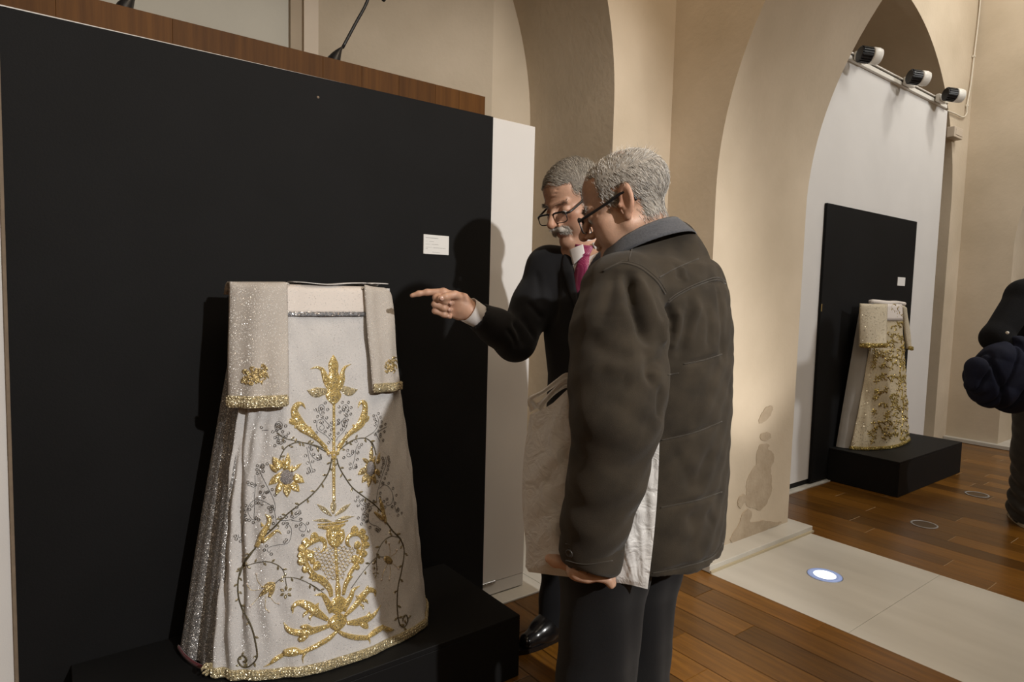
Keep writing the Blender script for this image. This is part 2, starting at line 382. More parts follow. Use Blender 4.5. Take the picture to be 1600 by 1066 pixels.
def card(name, tl, br, y, label, lines):
    r = tag(box(name, (tl[0], y-.004, br[1]), (br[0], y, tl[1]), M_card, None, .0004, 1), label, 'label card')
    w = br[0]-tl[0]; h = tl[1]-br[1]; rs = random.Random(4); bm = bmesh.new()
    for (u0, u1, v, s) in lines:
        x = tl[0]+u0*w
        while x < tl[0]+u1*w:
            l = rs.uniform(.02, .06)*w
            bbox(bm, (x, y-.00435, tl[1]-v*h-s*h/2), (min(x+l, tl[0]+u1*w), y-.0039, tl[1]-v*h+s*h/2)); x += l+.011*w
    if lines: tag(frombm('print', bm, M_ink, r), kind='stuff')
    return r
a = on(662, 366, 'Y', 2.036); b_ = on(701, 399, 'Y', 2.036)
card('label_card', (a.x, a.z), (b_.x, b_.z), 2.0396, 'white printed label card on the large black board beside the pointing hand',
     [(.08, .57, .16, .03), (.08, .15, .34, .012), (.22, .40, .34, .02), (.08, .26, .49, .012), (.31, .58, .49, .02), (.08, .32, .65, .012), (.37, .86, .66, .02), (.08, .16, .72, .02), (.35, .64, .89, .02)])

def plinth(x0, x1, y0, y1, h, label):
    p = tag(empty('plinth', ((x0+x1)/2, (y0+y1)/2, 0)), label, 'plinth')
    keep(box('top_board', (x0, y0, h-.016), (x1, y1, h), M_black2, None, .0015, 1), p)
    keep(box('front_board', (x0, y0, 0.001), (x1, y0+.016, h-.0165), M_black2, None, .001, 1), p)
    keep(box('side_board', (x0, y0+.0165, 0.001), (x0+.016, y1, h-.0165), M_black2, None, .001, 1), p)
    keep(box('side_board', (x1-.016, y0+.0165, 0.001), (x1, y1, h-.0165), M_black2, None, .001, 1), p)
    keep(box('back_board', (x0+.0165, y1-.016, 0.001), (x1-.0165, y1, h-.0165), M_black2, None, .001, 1), p)
    return p
PH = .207
plinth(.066, 1.247, 1.560, 2.0385, PH, 'low black plinth under the large silver-cream vestment beside the two men')

# speakers' desk behind the display wall, veneer panels with fine joints
dk = tag(empty('desk', (.2, 2.45, 0)), 'tall wooden desk front with vertical grain rising behind the black board', 'desk')
jx = [-.80, -.36, .08, .372, .845, .99, 1.14, 1.30, 1.41, 1.538]
for k in range(len(jx)-1): keep(box('veneer_panel', (jx[k]+.0003, 2.25, .02), (jx[k+1]-.0003, 2.272, 2.0635), M_veneer, None, .0006, 1), dk)
keep(box('desk_top', (-.8, 2.2725, 2.035), (1.50, 2.56, 2.0625), M_veneer, None, .002, 1), dk)
keep(box('end_panel', (1.517, 2.2725, .02), (1.538, 2.56, 2.0635), M_veneer, None, .001, 1), dk)
keep(box('desk_body', (-.79, 2.28, .02), (1.51, 2.55, 2.034), M_veneer), dk)
keep(box('plinth_board', (-.79, 2.28, .0065), (1.5, 2.55, .0195), M_black2), dk)

def microphone(px, py, label, tip=None):
    b0 = on(px, py, "Y", 2.345); b0.z = 2.0637
    m = tag(empty('microphone', b0), label, 'microphone')
    k = .033
    bm = bmesh.new()
    prof = [(1.0, 0), (1.02, .12), (1.0, .5), (.97, .9), (.86, 1.5), (.66, 2.1), (.42, 2.7), (.2, 3.2), (.13, 3.35)]
    rings = []
    for r, z in prof:
        rings.append([bm.verts.new(b0+Vector((k*r*math.cos(2*PI*i/20)*.8+.007*z*z*.5, k*1.1*r*math.sin(2*PI*i/20), .0255*z))) for i in range(20)])
    for i in range(len(rings)-1):
        for j in range(20): bm.faces.new((rings[i][j], rings[i][(j+1) % 20], rings[i+1][(j+1) % 20], rings[i+1][j]))
    bm.faces.new(rings[0][::-1]); bm.faces.new(rings[-1])
    keep(frombm('base', bm, M_plastic_b, None, True), m)
    keep(lathe('base_ring', [(.033, 0), (.034, .004), (.032, .008)], Matrix.Translation(b0), M_plastic_b, None, 20), m)
    t0 = b0+Vector((.040, 0, .082))
    pts = cat([t0, t0+Vector((.05, 0, .10)), t0+Vector((.095, 0, .19)), t0+Vector((.122, -.002, .285)), t0+Vector((.142, -.008, .290)), t0+Vector((.150, -.014, .255))], 26)
    keep(tube('gooseneck', pts, .0058, M_plastic_b, None, 8), m)
    e = Vector(pts[-1])
    keep(lathe('head', [(.006, 0), (.0095, .008), (.0105, .03), (.009, .046), (.004, .052)], look(e, (.1, -.12, -.9)), M_plastic_b, None, 14), m)
    return m
microphone(519, 86, 'black gooseneck microphone standing on the wooden desk top, stem leaning right')
microphone(191, 4, 'black microphone base at the top left edge on the wooden desk')

# aisle bay: white wall, black board, plinth, card, track and spotlights
dw2 = tag(empty('display_wall', (5.0, 2.16, 0)), 'tall white display wall beyond the arch carrying the lamp track', 'display wall')
keep(box('panel', (3.86, 2.150, .04), (6.105, 2.197, 2.845), M_white, None, .003, 1), dw2)
keep(box('kick_board', (3.86, 2.156, .0065), (6.105, 2.195, .0395), M_black2), dw2)
bb2 = tag(box('display_board', (4.187, 2.130, .02), (5.610, 2.149, 1.8915), M_black, None, .0015, 1), 'smaller black board on the white wall beyond the arch', 'board')
rr = on(1284, 450, 'Y', 2.13)
box('latch', (4.186, 2.127, 1.18), (4.196, 2.130, 1.23), pmat('brass', (.5, .38, .16), .4, 1), bb2)
a = on(1403, 433, 'Y', 2.127); b_ = on(1413.5, 447, 'Y', 2.127)
card('label_card', (a.x, a.z), (b_.x, b_.z), 2.1296, 'small blank-looking white card on the far black board above the gold vestment', [])
plinth(4.415, 5.492, 1.676, 2.129, .232, 'low black plinth beyond the arch under the cream and gold vestment')

tr = tag(empty('light_track', (5.2, 2.17, 2.86)), 'white lamp track along the top edge of the far white wall', 'lamp track')
keep(box('rail', (4.30, 2.128, 2.846), (6.03, 2.150, 2.876), M_plastic_w, None, .002, 1), tr)
keep(box('rail_lip', (4.30, 2.120, 2.884), (6.03, 2.150, 2.894), M_plastic_w, None, .002, 1), tr)
keep(box('rail_slot', (4.30, 2.134, 2.8762), (6.03, 2.150, 2.8838), M_plastic_b), tr)
M_lens = pmat('lens_glass', (.55, .55, .53), .15)
def spotlight(px, py, adx, ady, lx, label):
    c = on(px, py, 'Y', 1.99); d = Vector((.70, -.52, -.10)).normalized()
    s = tag(empty('spotlight', c), label, 'spotlight', 'spotlights on the far lamp track')
    R = .048; LS = .66
    M = look(c, d)
    prof = [(R*.85, -.125), (R*.95, -.12)]
    for k in range(5): prof += [(R, -.115+.022*k), (R, -.100+.022*k), (R*.90, -.0985+.022*k), (R*.90, -.0945+.022*k)]
    bm = bmesh.new(); lathe_bm(bm, [(R*.9, -.125*LS), (R*.93, -.12*LS), (R*.93, -.012*LS)], M, 24)
    for k in range(18):
        a_ = 2*PI*k/18; F = M @ Matrix.Rotation(a_, 4, 'Z')
        vs = [bm.verts.new(F @ Vector(p)) for p in ((R*.9, -.004, -.12*LS), (R*1.06, -.004, -.115*LS), (R*1.06, -.004, -.016*LS), (R*.9, -.004, -.012), (R*.9, .004, -.12*LS), (R*1.06, .004, -.115*LS), (R*1.06, .004, -.016*LS), (R*.9, .004, -.012*LS))]
        for q in ((0, 1, 2, 3), (7, 6, 5, 4), (0, 4, 5, 1), (1, 5, 6, 2), (2, 6, 7, 3)): bm.faces.new([vs[i] for i in q])
    f = keep(frombm('heat_sink', bm, M_plastic_b), s); f['label'] = 'black finned rear'
    keep(lathe('housing', [(R*1.05, -.007), (R*1.08, .0), (R*1.08, .037), (R*1.0, .040), (R*1.0, .051), (R*.86, .052), (R*.86, .037), (.001, .036)], M, M_plastic_w, None, 28), s)
    keep(lathe('lens', [(.001, .039), (R*.5, .0392), (R*.84, .0375)], M, M_lens, None, 24), s)
    foot = Vector((lx, 2.125, 2.872))
    keep(box('track_adapter', (lx-.07, 2.085, 2.845), (lx+.07, 2.119, 2.902), M_plastic_w, None, .008, 2), s)
    keep(lathe('swivel', [(.03, 0), (.032, .02), (.024, .035), (.001, .037)], look((lx+.02, 2.090, 2.89), (.2, -.7, .6)), M_plastic_w, None, 16), s)
    side = d.cross(Vector((0, 0, 1))).normalized()
    keep(tube('arm', cat([(lx+.02, 2.086, 2.895), Vector((lx+.03, 2.075, 2.90))*.5+(c-d*.02-side*R*1.2)*.5+Vector((0, 0, .015)), c-d*.03-side*R*1.2, c-d*.02-side*R*.9], 12), .012, M_plastic_w, None, 10), s)
spotlight(1362, 87, 0, 0, 4.46, 'leftmost spotlight on the far track, black finned back and white rim')
spotlight(1438, 122, 0, 0, 5.22, 'middle spotlight on the far track pointing its round lens forward')
spotlight(1493, 149, 0, 0, 5.82, 'rightmost spotlight on the far track beside the pilaster')

# cable clipped up the corner and a small wall box below it
M_cable = pmat('white_cable', (.66, .60, .5), .5)
pts = [on(x-4, y, 'Y', 2.185) for x, y in ((1538, -25), (1533, 30), (1526, 88), (1521, 130), (1515, 165), (1514, 178), (1508, 183), (1497, 178), (1484, 173))]
cb = tag(tube('cable', cat(pts, 40), .006, M_cable, None, 8), 'thin white cable clipped up the corner beside the far white wall', 'cable')
for x, y in ((1522, 88), (1511.5, 165)):
    q = on(x, y, 'Y', 2.185); box('clip', (q.x-.012, 2.176, q.z-.01), (q.x+.012, 2.1985, q.z+.01), M_cable, cb, .003, 1)
a = on(1491, 196, 'Y', 2.14); b_ = on(1503, 219, 'Y', 2.14)
wbx = tag(box('wall_box', (a.x+.01, 2.135, b_.z), (a.x+.19, 2.1985, a.z), M_frame, None, .006, 2), 'small cream junction box on the pier right of the far white wall', 'junction box')
box('cover_plate', (a.x+.03, 2.131, b_.z+.02), (a.x+.17, 2.1348, a.z-.02), M_frame, wbx, .002, 1)

# lights let into the floor
M_lens_dark = pmat('dark_lamp_glass', (.07, .038, .014), .3)
def floor_light(x, y, r, lit, label):
    f = tag(empty('floor_light', (x, y, .001)), label, 'floor light')
    if lit:
        me, nt, b = newmat('lamp_glow'); b.inputs['Emission Color'].default_value = (.95, .98, 1, 1); b.inputs['Emission Strength'].default_value = 4
        b.inputs['Base Color'].default_value = (.8, .8, .8, 1)
        m2, nt, b = newmat('lamp_rim_glow'); b.inputs['Base Color'].default_value = (.3, .38, .6, 1); b.inputs['Emission Color'].default_value = (.30, .42, .85, 1); b.inputs['Emission Strength'].default_value = .42; b.inputs['Roughness'].default_value = .3
        keep(lathe('rim', [(r*.985, 0), (r, .001), (r, .003), (r*.66, .0036), (r*.66, .0)], Matrix.Translation((x, y, .001)), m2, None, 48), f)
        keep(lathe('lens', [(r*.655, 0), (r*.655, .0034), (.001, .0042)], Matrix.Translation((x, y, .001)), me, None, 48), f)
        keep(lathe('bezel', [(r*1.0, 0), (r*1.05, 0), (r*1.05, .0012), (r*1.0, .0012)], Matrix.Translation((x, y, .001)), M_metal, None, 48), f)
    else:
        ri = keep(lathe('rim', [(r*.84, 0), (r, 0), (r, .0022), (r*.84, .0022)], Matrix.Translation((x, y, .0005)), pmat('frosted_rim', (.30, .29, .28), .45), None, 48), f)
        keep(lathe('lens', [(r*.835, 0), (r*.835, .0012), (.001, .0014)], Matrix.Translation((x, y, .0005)), M_lens_dark, None, 48, False), f)
floor_light(2.862, 1.364, .072, True, 'lit round white-blue lamp let into the pale marble slab')
floor_light(4.012, 1.376, .068, False, 'unlit round lamp with pale rim in the wood floor nearer the arch')
floor_light(4.958, 1.408, .068, False, 'unlit round lamp with pale rim in the wood floor near the far visitor')
# ================================================================== vestments
M_cream = glitter('cream_lame', (.58, .56, .55), (1, .98, .97), .75, 820, .90, metal=.25, var=.06, frough=.3)
M_sleeve = glitter('cream_lame_sleeve', (.49, .445, .40), (1, .97, .93), .75, 760, .90, metal=.25, var=.06, frough=.3)
M_satin = glitter('cream_satin', (.70, .635, .585), (1, .97, .93), .6, 650, .95, metal=.3, var=.04, frough=.2)
M_silver = glitter('silver_lame', (.19, .185, .185), (.75, .73, .72), .6, 640, .6, metal=.6, var=.2, frough=.35)
M_braid_s = glitter('silver_braid', (.16, .165, .18), (.9, .9, .95), .5, 350, .5, var=.4, vscale=90)
M_gold = glitter('gold_thread', (.60, .425, .135), (1.0, .86, .52), .45, 620, .55, bump=.9, var=.3, vscale=70, frough=.26, tilt=1.0)
M_gold2 = glitter('pale_gold_thread', (.50, .41, .23), (1.0, .90, .66), .55, 560, .5, bump=.9, var=.3, vscale=80, frough=.35)
M_goldb = glitter('antique_gold_thread', (.30, .22, .09), (.80, .64, .34), .5, 520, .4, var=.3, vscale=80, frough=.35)
M_rust = pmat('rust_thread', (.13, .045, .025), .6, var=.3, scale=80)
M_rope = pmat('vine_rope', (.045, .038, .022), .45, .3, scale=260, col2=(.16, .13, .07), detail=2)
M_thread = pmat('dark_thread', (.035, .032, .03), .6)
M_sequin = pmat('sequin', (.30, .28, .26), .25, .75, var=.5, scale=120)
M_leaf = glitter('leaf_sequin', (.20, .16, .085), (.75, .68, .5), .4, 300, .6, var=.3, vscale=90)
M_beads = pmat('seed_beads', (.20, .185, .19), .3, .5, scale=420, col2=(.45, .42, .42), bump=1, bscale=350)
M_red = pmat('red_lining', (.10, .006, .010), .6, sheen=.2)

class Form:
    """half-cone of a dalmatic on its stand: a section at each height, bottom 0 .. top 1"""
    def __init__(s, z0, z1, bot, top, nl=2.1, nr=3.2):
        s.z0, s.z1, s.b, s.t, s.nl, s.nr = z0, z1, bot, top, nl, nr
    def __call__(s, phi, v, off=0.0):
        k = v; cx, a, yb, b = [s.b[i]*(1-k)+s.t[i]*k for i in range(4)]
        c, sn = math.cos(phi), math.sin(phi)
        n = (s.nl if c > 0 else s.nr)*(1-k)+3.2*k
        x = -abs(c)**(2/n)*(1 if c > 0 else -1); y = -max(sn, 0)**(2/n)
        nx, ny = x/a if a else 0, y/b
        ln = math.hypot(nx, ny) or 1
        return Vector((cx+a*x+off*nx/ln, yb+b*y+off*ny/ln, s.z0+(s.z1-s.z0)*v))
def grid_mesh(name, fn, nu, nv, mat, parent=None, thick=0, closed=False):
    vs = [fn(i/(nu-1) if not closed else i/nu, j/(nv-1)) for j in range(nv) for i in range(nu)]
    fs = []
    for j in range(nv-1):
        for i in range(nu-(0 if closed else 1)):
            i2 = (i+1) % nu; fs.append((j*nu+i, j*nu+i2, (j+1)*nu+i2, (j+1)*nu+i))
    o = pyd(name, vs, fs, mat, parent, True)
    if thick:
        m = o.modifiers.new('solid', 'SOLIDIFY'); m.thickness = thick; m.offset = -1
    return o
def bvh_of(o):
    me = o.data; return BVHTree.FromPolygons([o.matrix_world @ v.co for v in me.vertices], [tuple(p.vertices) for p in me.polygons])
def hit(bvh, x, y):
    r = ray(x, y).normalized(); h = bvh.ray_cast(CAM, r)
    if h[0] is None: return None
    n = h[1]; return h[0], (n if n.dot(r) < 0 else -n)

class Stitcher:
    """lays padded shapes on a cloth surface: strokes with a half-round section, rings, small leaves"""
    def __init__(s, bvh): s.bvh = bvh; s.bm = bmesh.new(); s.w = 1.0
    def pts(s, P, T):
        ox, oy, sc = T; return [(ox+u/sc, oy+v/sc) for u, v in P]
    def stroke(s, P, W, T=(0, 0, 1), h=.003, n=None, ridge=False):
        Q = s.pts(P, T); Wp = W if hasattr(W, '__len__') else [W]*len(P)
        L = sum(math.dist(Q[i], Q[i+1]) for i in range(len(Q)-1))
        n = n or max(6, min(90, int(L/2.6)))
        A = cat([(q[0], q[1], w/T[2]) for q, w in zip(Q, Wp)], n) if len(Q) > 2 else np.array([[Q[0][0]+(Q[1][0]-Q[0][0])*t, Q[0][1]+(Q[1][1]-Q[0][1])*t, (Wp[0]+(Wp[1]-Wp[0])*t)/T[2]] for t in np.linspace(0, 1, n)])
        H = [hit(s.bvh, a[0], a[1]) for a in A]
        ok = [(h_, a) for h_, a in zip(H, A) if h_ is not None]
        if len(ok) < 3: return
        rows = []; m = len(ok)
        for i in range(m):
            (p, nr), a = ok[i]; t = (ok[min(i+1, m-1)][0][0]-ok[max(i-1, 0)][0][0]).normalized()
            lat = t.cross(nr).normalized(); dep = (p-CAM).dot(FWD); hw = max(.0006, a[2]*.5*dep/FPX)
            hh = min(h, hw*1.1+.0004)
            sec = ((-1, -.0025), (-.86, hh*.55), (-.45, hh*.92), (0, hh*(.72 if ridge else 1.0)), (.45, hh*.92), (.86, hh*.55), (1, -.0025))
            rows.append([s.bm.verts.new(p+lat*(hw*k)+nr*z) for k, z in sec])
        for i in range(m-1):
            for k in range(6): s.bm.faces.new((rows[i][k], rows[i][k+1], rows[i+1][k+1], rows[i+1][k]))
        s.bm.faces.new(rows[0]); s.bm.faces.new(rows[-1][::-1])
    def ring(s, x, y, r=.0034, rr=.0011):
        h_ = hit(s.bvh, x, y)
        if h_ is None: return
        p, nr = h_; M = look(p+nr*.0012, nr); R = []
        for i in range(8):
            a = 2*PI*i/8; c = Vector((math.cos(a), math.sin(a), 0))
            R.append([s.bm.verts.new(M @ (c*(r+rr*math.cos(b))+Vector((0, 0, rr*math.sin(b))))) for b in (0, PI/2, PI, 3*PI/2)])
        for i in range(8):
            for k in range(4): s.bm.faces.new((R[i][k], R[i][(k+1) % 4], R[(i+1) % 8][(k+1) % 4], R[(i+1) % 8][k]))
    def dome(s, x, y, r, h, ry=None):
        h_ = hit(s.bvh, x, y)
        if h_ is None: return
        p, nr = h_; dep = (p-CAM).dot(FWD); right = RT-nr*RT.dot(nr); right.normalize(); up = nr.cross(right)
        rx = r*dep/FPX; ryy = (ry or r)*dep/FPX; prev = None
        for k in range(5):
            t = k/4*PI/2; ring = [s.bm.verts.new(p+right*(rx*math.cos(t)*math.cos(2*PI*i/16))+up*(ryy*math.cos(t)*math.sin(2*PI*i/16))+nr*(h*math.sin(t)-.001)) for i in range(16)] if k < 4 else [s.bm.verts.new(p+nr*h)]
            if prev:
                for i in range(16):
                    if k < 4: s.bm.faces.new((prev[i], prev[(i+1) % 16], ring[(i+1) % 16], ring[i]))
                    else: s.bm.faces.new((prev[i], prev[(i+1) % 16], ring[0]))
            prev = ring
    def done(s, name, mat, parent, label=None, kind=None):
        o = frombm(name, s.bm, mat, None, True); keep(o, parent) if parent.type == 'EMPTY' else setattr(o, 'parent', parent)
        if label: o['label'] = label
        if kind: o['kind'] = kind
        return o
def cords(name, path, nrm, width, mat, parent, cords_n=4, period=.030, rad=.0035, up=None, diag=False):
    """flat braid of crossing cords along a path; width across it"""
    P = [Vector(p) for p in path]; L = [0]
    for i in range(1, len(P)): L.append(L[-1]+(P[i]-P[i-1]).length)
    n = int(L[-1]/period*10); S = np.linspace(0, L[-1], n); bm = bmesh.new()
    pos = [Vector(x) for x in np.stack([np.interp(S, L, [p[k] for p in P]) for k in range(3)], 1)]
    nn = [Vector(x).normalized() for x in np.stack([np.interp(S, L, [q[k] for q in nrm]) for k in range(3)], 1)]
    for c in range(cords_n):
        pts = []
        for i in range(n):
            t = (pos[min(i+1, n-1)]-pos[max(i-1, 0)]).normalized(); w = nn[i].cross(t).normalized() if up is None else Vector(up)
            ph = 2*PI*(S[i]/period+c/cords_n)
            tri = 2/PI*math.asin(math.sin(ph))
            pts.append(pos[i]+w*(tri*(width/2-rad))+nn[i]*(rad*.9*(1+.7*math.cos(2*ph+ (PI if c % 2 else 0)))))
        tube_bm(bm, pts, rad, 6)
    for s_ in (-1, 1):
        tube_bm(bm, [pos[i]+(nn[i].cross((pos[min(i+1, n-1)]-pos[max(i-1, 0)]).normalized()) if up is None else Vector(up))*(s_*(width/2-rad*.6))+nn[i]*rad*.8 for i in range(0, n, 3)], rad*.8, 6)
    o = frombm(name, bm, mat, parent, True); return o

def sleeve(name, TL, TR, BL, BR, mat, parent, thick=.022, bulge=.006, seed=0, nu=34, nv=44, corner=0):
    """flat hanging tube sleeve: a rounded flattened loop at each height"""
    rs = np.random.RandomState(seed); ph = rs.rand(6)*6
    def fn(u, v):
        a = TL.lerp(BL, v); b = TR.lerp(BR, v); ex = (b-a).normalized(); nrm = Vector((ex.y, -ex.x, 0)).normalized()
        t = u*2
        if t < 1:      # front sheet
            f = t; side = 1
        else: f = 2-t; side = -1
        e = 1-abs(2*f-1)**6
        p = a.lerp(b, f)
        fold = .0035*math.sin(f*9+ph[0]+v*1.3)+.0025*math.sin(f*17+ph[1])*v+.002*math.sin(v*8+f*5+ph[2])
        top = 1 if v > .05 else math.sqrt(max(0, 1-((.05-v)/.05)**2))
        return p+nrm*(side*thick*.5*e*top + (bulge*math.sin(PI*f)+fold)*(1 if side > 0 else .4)) + Vector((0, 0, -.004*math.sin(PI*f)*(1-v)-corner*max(0, (f-.62)/.38)**2*max(0, 1-v*3.5)**1.5))
    o = grid_mesh(name, fn, nu*2, nv, mat, parent, 0, True)
    return o, fn

def dalmatic(root, F, pan, folds, seam, mats, dens=1.0, fa=.006):
    """lining body, front panel"""
    M_l, M_f = mats
    def lin(u, v):
        ph = u*PI; d = fa*(1.5*math.sin(ph*15+1.2*math.sin(v*2.5))+.5*math.sin(ph*37+2*math.sin(v*3)))*(1-v*.6)*(1 if ph < 1.2 or ph > 2.3 else .2)
        e = max(0, min(1, (ph-pan(v)[0]-.06)*8))
        return F(ph, v, d*(1-e)-.022*e*(1 if ph < 2.9 else .2))
    body = keep(grid_mesh('lining', lin, int(160*dens), 30, M_l, None, 0), root)
    body['label'] = 'silver lining cloth at the open side'
    bk = keep(pyd('backing', [F(0, 0), F(PI, 0), F(PI, 1), F(0, 1)], [(0, 1, 2, 3)], M_l), root)
    tp = [F(PI*i/40, 1) for i in range(41)]
    keep(pyd('top_closing', tp, [tuple(range(41))], M_l), root)
    def fr(u, v):
        l, r = pan(v); ph = l+(r-l)*u
        return F(ph, v, .009+folds(u, v))
    fp = keep(grid_mesh('front_panel', fr, int(150*dens), int(150*dens), M_f, None, .003), root)
    return body, fp, fr

# ---------------------------------------------------------------- the large vestment
vt = tag(empty('vestment', (.675, 1.90, PH)), 'large silver-cream church vestment with gold embroidery on the near black plinth', 'vestment')
FM = Form(PH+.004, 1.255, (.676, .352, 1.958, .335), (.712, .216, 1.948, .112))
def solve_phi(px, py):
    """angle on the form under the pixel"""
    best = None
    for i in range(400):
        ph = PI*i/399
        v = .5
        for _ in range(6):
            q = FM(ph, v); x, y, z = proj(q); v += (y-py)*z/FPX/(FM.z1-FM.z0); v = min(1, max(0, v))
        x, y, z = proj(FM(ph, v, .009)); e = abs(x-px)
        if best is None or e < best[0]: best = (e, ph, v)
    return best[1], best[2]
_edge = [solve_phi(x, y) for x, y in ((333, 1046), (341, 960), (347, 880), (352, 800), (362, 720), (374, 650), (384, 560))]
_ev = np.array([e[1] for e in _edge]); _ep = np.array([e[0] for e in _edge])
def pan1(v): return float(np.interp(v, _ev, _ep)), 3.02
def folds1(u, v):
    e = math.exp(-u*14)
    d = .010*math.sin(u*95+3.5*math.sin(v*4.2))*math.exp(-u*9)*(1-v*.5)
    d += -.016*math.exp(-((u-.06-.035*math.sin(v*5+.6))/.014)**2)*max(0, min(1, (v-.02)*5))*max(0, min(1, (.72-v)*5))
    d += .0035*math.sin(u*21+v*3)*(1-v)+.002*math.sin(u*47-v*6)*(1-v*.6)+.0022*math.sin(v*19+u*14)*math.exp(-((v-.86)/.09)**2)
    d += .005*math.sin(v*9+u*5)*max(0, u-.72)*3
    d += .0012*math.sin(u*73+v*41)+.0010*math.sin(u*31-v*57)
    return d
body, fp, frfn = dalmatic(vt, FM, pan1, folds1, None, (M_silver, M_cream))
bpy.context.view_layer.update()
FB = bvh_of(fp)
# yoke band and silver braid near the top
def phi_at(px, py): return solve_phi(px, py)
pl, pr = phi_at(440, 485)[0], phi_at(580, 490)[0]
zv = lambda y, ph: None
def yoke(u, v):
    ph = pl+(pr-pl)*u; vv = .927+.073*v
    return FM(ph, vv, .0145+.001*math.sin(u*20)) if v < .97 else FM(ph, 1, .006)+Vector((0, 0, .004))
keep(grid_mesh('yoke', yoke, 40, 10, M_satin, None, .003), vt)
def sb(u, v): return FM(pl+(pr-pl)*u, .918+.012*v, .0165+.0012*math.sin(PI*v))
keep(grid_mesh('silver_braid', sb, 60, 5, M_braid_s, None, .002), vt)
# collar fold lying over the top edge
cp = cat([on(450, 440, 'Y', 1.90), on(470, 441, 'Y', 1.87), on(505, 444, 'Y', 1.87), on(540, 442, 'Y', 1.88), on(572, 442, 'Y', 1.88), on(596, 443, 'Y', 1.90)], 40)
def colr(u, v):
    p = Vector(cp[int(u*39)]); a = v*2.2
    return p+Vector((0, -.02+.05*math.cos(a), -.010+.009*math.sin(a)))
keep(grid_mesh('collar', colr, 40, 8, M_cream, None, .002), vt)

# sleeves
sl, slfn = sleeve('sleeve', on(358, 440, 'Y', 1.872), on(449, 441, 'Y', 1.818), on(354, 632, 'Y', 1.838), on(452, 630, 'Y', 1.738), M_sleeve, None, .024, .006, 2)
keep(sl, vt); sl['label'] = 'left hanging sleeve with gold motif'
sr, srfn = sleeve('sleeve', on(567, 445, 'Y', 1.818), on(612, 449, 'Y', 1.868), on(582, 611, 'Y', 1.742), on(625, 606, 'Y', 1.812), M_sleeve, None, .024, .008, 5, corner=.030)
keep(sr, vt); sr['label'] = 'right hanging sleeve'
# shoulder caps: cloth running from the sleeves back over the stand
for nm, A, B in (('left', on(360, 443, 'Y', 1.872), on(452, 443, 'Y', 1.82)), ('right', on(566, 447, 'Y', 1.82), on(612, 452, 'Y', 1.868))):
    def cap(u, v, A=A, B=B):
        p = A.lerp(B, u); yb = 1.95; y = p.y+(yb-p.y)*v
        return Vector((p.x+(.02 if A.x > .7 else 0)*v, y, p.z+.006*math.sin(PI*v)-.03*v**4-(.028*max(0, (u-.62)/.38)**2+.006 if A.x > .7 else 0)))
    keep(grid_mesh('shoulder', cap, 14, 8, M_sleeve, None, .004), vt)
bpy.context.view_layer.update()
def trim(parent, fn, w):
    path, nr = [], []
    for i in range(40):
        u = .01+.48*i/39; a = fn(u, .975 if w > .03 else .972); path.append(a); b = fn(u+.01, .975)
        t = (b-a).normalized(); nr.append(Vector((t.y, -t.x, 0)))
    bm = bmesh.new(); n = len(path)
    o = cords('gold_trim', path, nr, w, M_gold2, parent, 5, .020, .0032, up=(0, 0, 1)); return o
t1 = trim(sl, slfn, .032); t2 = trim(sr, srfn, .026)
SLB = bvh_of(sl); SRB = bvh_of(sr)
def clump(bvh, cx, cy, rx, ry, n, parent, seed):
    S = Stitcher(bvh); rs = random.Random(seed)
    for k in range(n):
        a = rs.uniform(0, 2*PI); r = math.sqrt(rs.random()); x = cx+rx*r*math.cos(a); y = cy+ry*r*math.sin(a); b = rs.uniform(0, 2*PI); l = rs.uniform(3, 6)
        S.stroke([(x, y), (x+l*math.cos(b), y+l*math.sin(b)), (x+l*1.3*math.cos(b+.9), y+l*1.3*math.sin(b+.9))], [1.5, 3.2, 1.2], h=.003, n=6)
    return S.done('gold_motif', M_goldb, parent)
clump(SLB, 396, 590, 17, 11, 75, sl, 3).data; clump(SLB, 411, 580, 4, 8, 12, sl, 5); clump(SRB, 610, 571, 6, 11, 26, sr, 4)

# hem braid
path, nr = [], []
for i in range(90):
    u = i/89; p = frfn(u, .010); q = frfn(min(1, u+.01), .010) if u < .99 else p+(p-frfn(u-.01, .01)); t = (q-p).normalized()
    path.append(p+Vector((0, 0, .003))); nr.append(Vector((t.y, -t.x, 0)))
hb = cords('hem_braid', path, nr, .028, M_gold2, None, 6, .026, .0030, up=(0, 0, 1)); keep(hb, vt); hb['label'] = 'gold crocheted hem braid'
rd = grid_mesh('red_edge', lambda u, v: FM(.02+.62*u, .0, .010+.003*math.sin(PI*v))+Vector((0, 0, .002+.014*v)), 24, 4, M_red, None, .003); keep(rd, vt)
# knot where the braid ends at the open side
bm = bmesh.new(); k0 = frfn(0, .012)
for k in range(7):
    a = 2*PI*k/7; tube_bm(bm, cat([k0, k0+Vector((-.012+.012*math.cos(a), -.006, .010+.016*math.sin(a))), k0+Vector((-.022+.006*math.cos(a+1), -.004, .004+.01*math.sin(a)))], 8), .0028, 6)
keep(frombm('braid_knot', bm, M_gold2, None, True), vt)

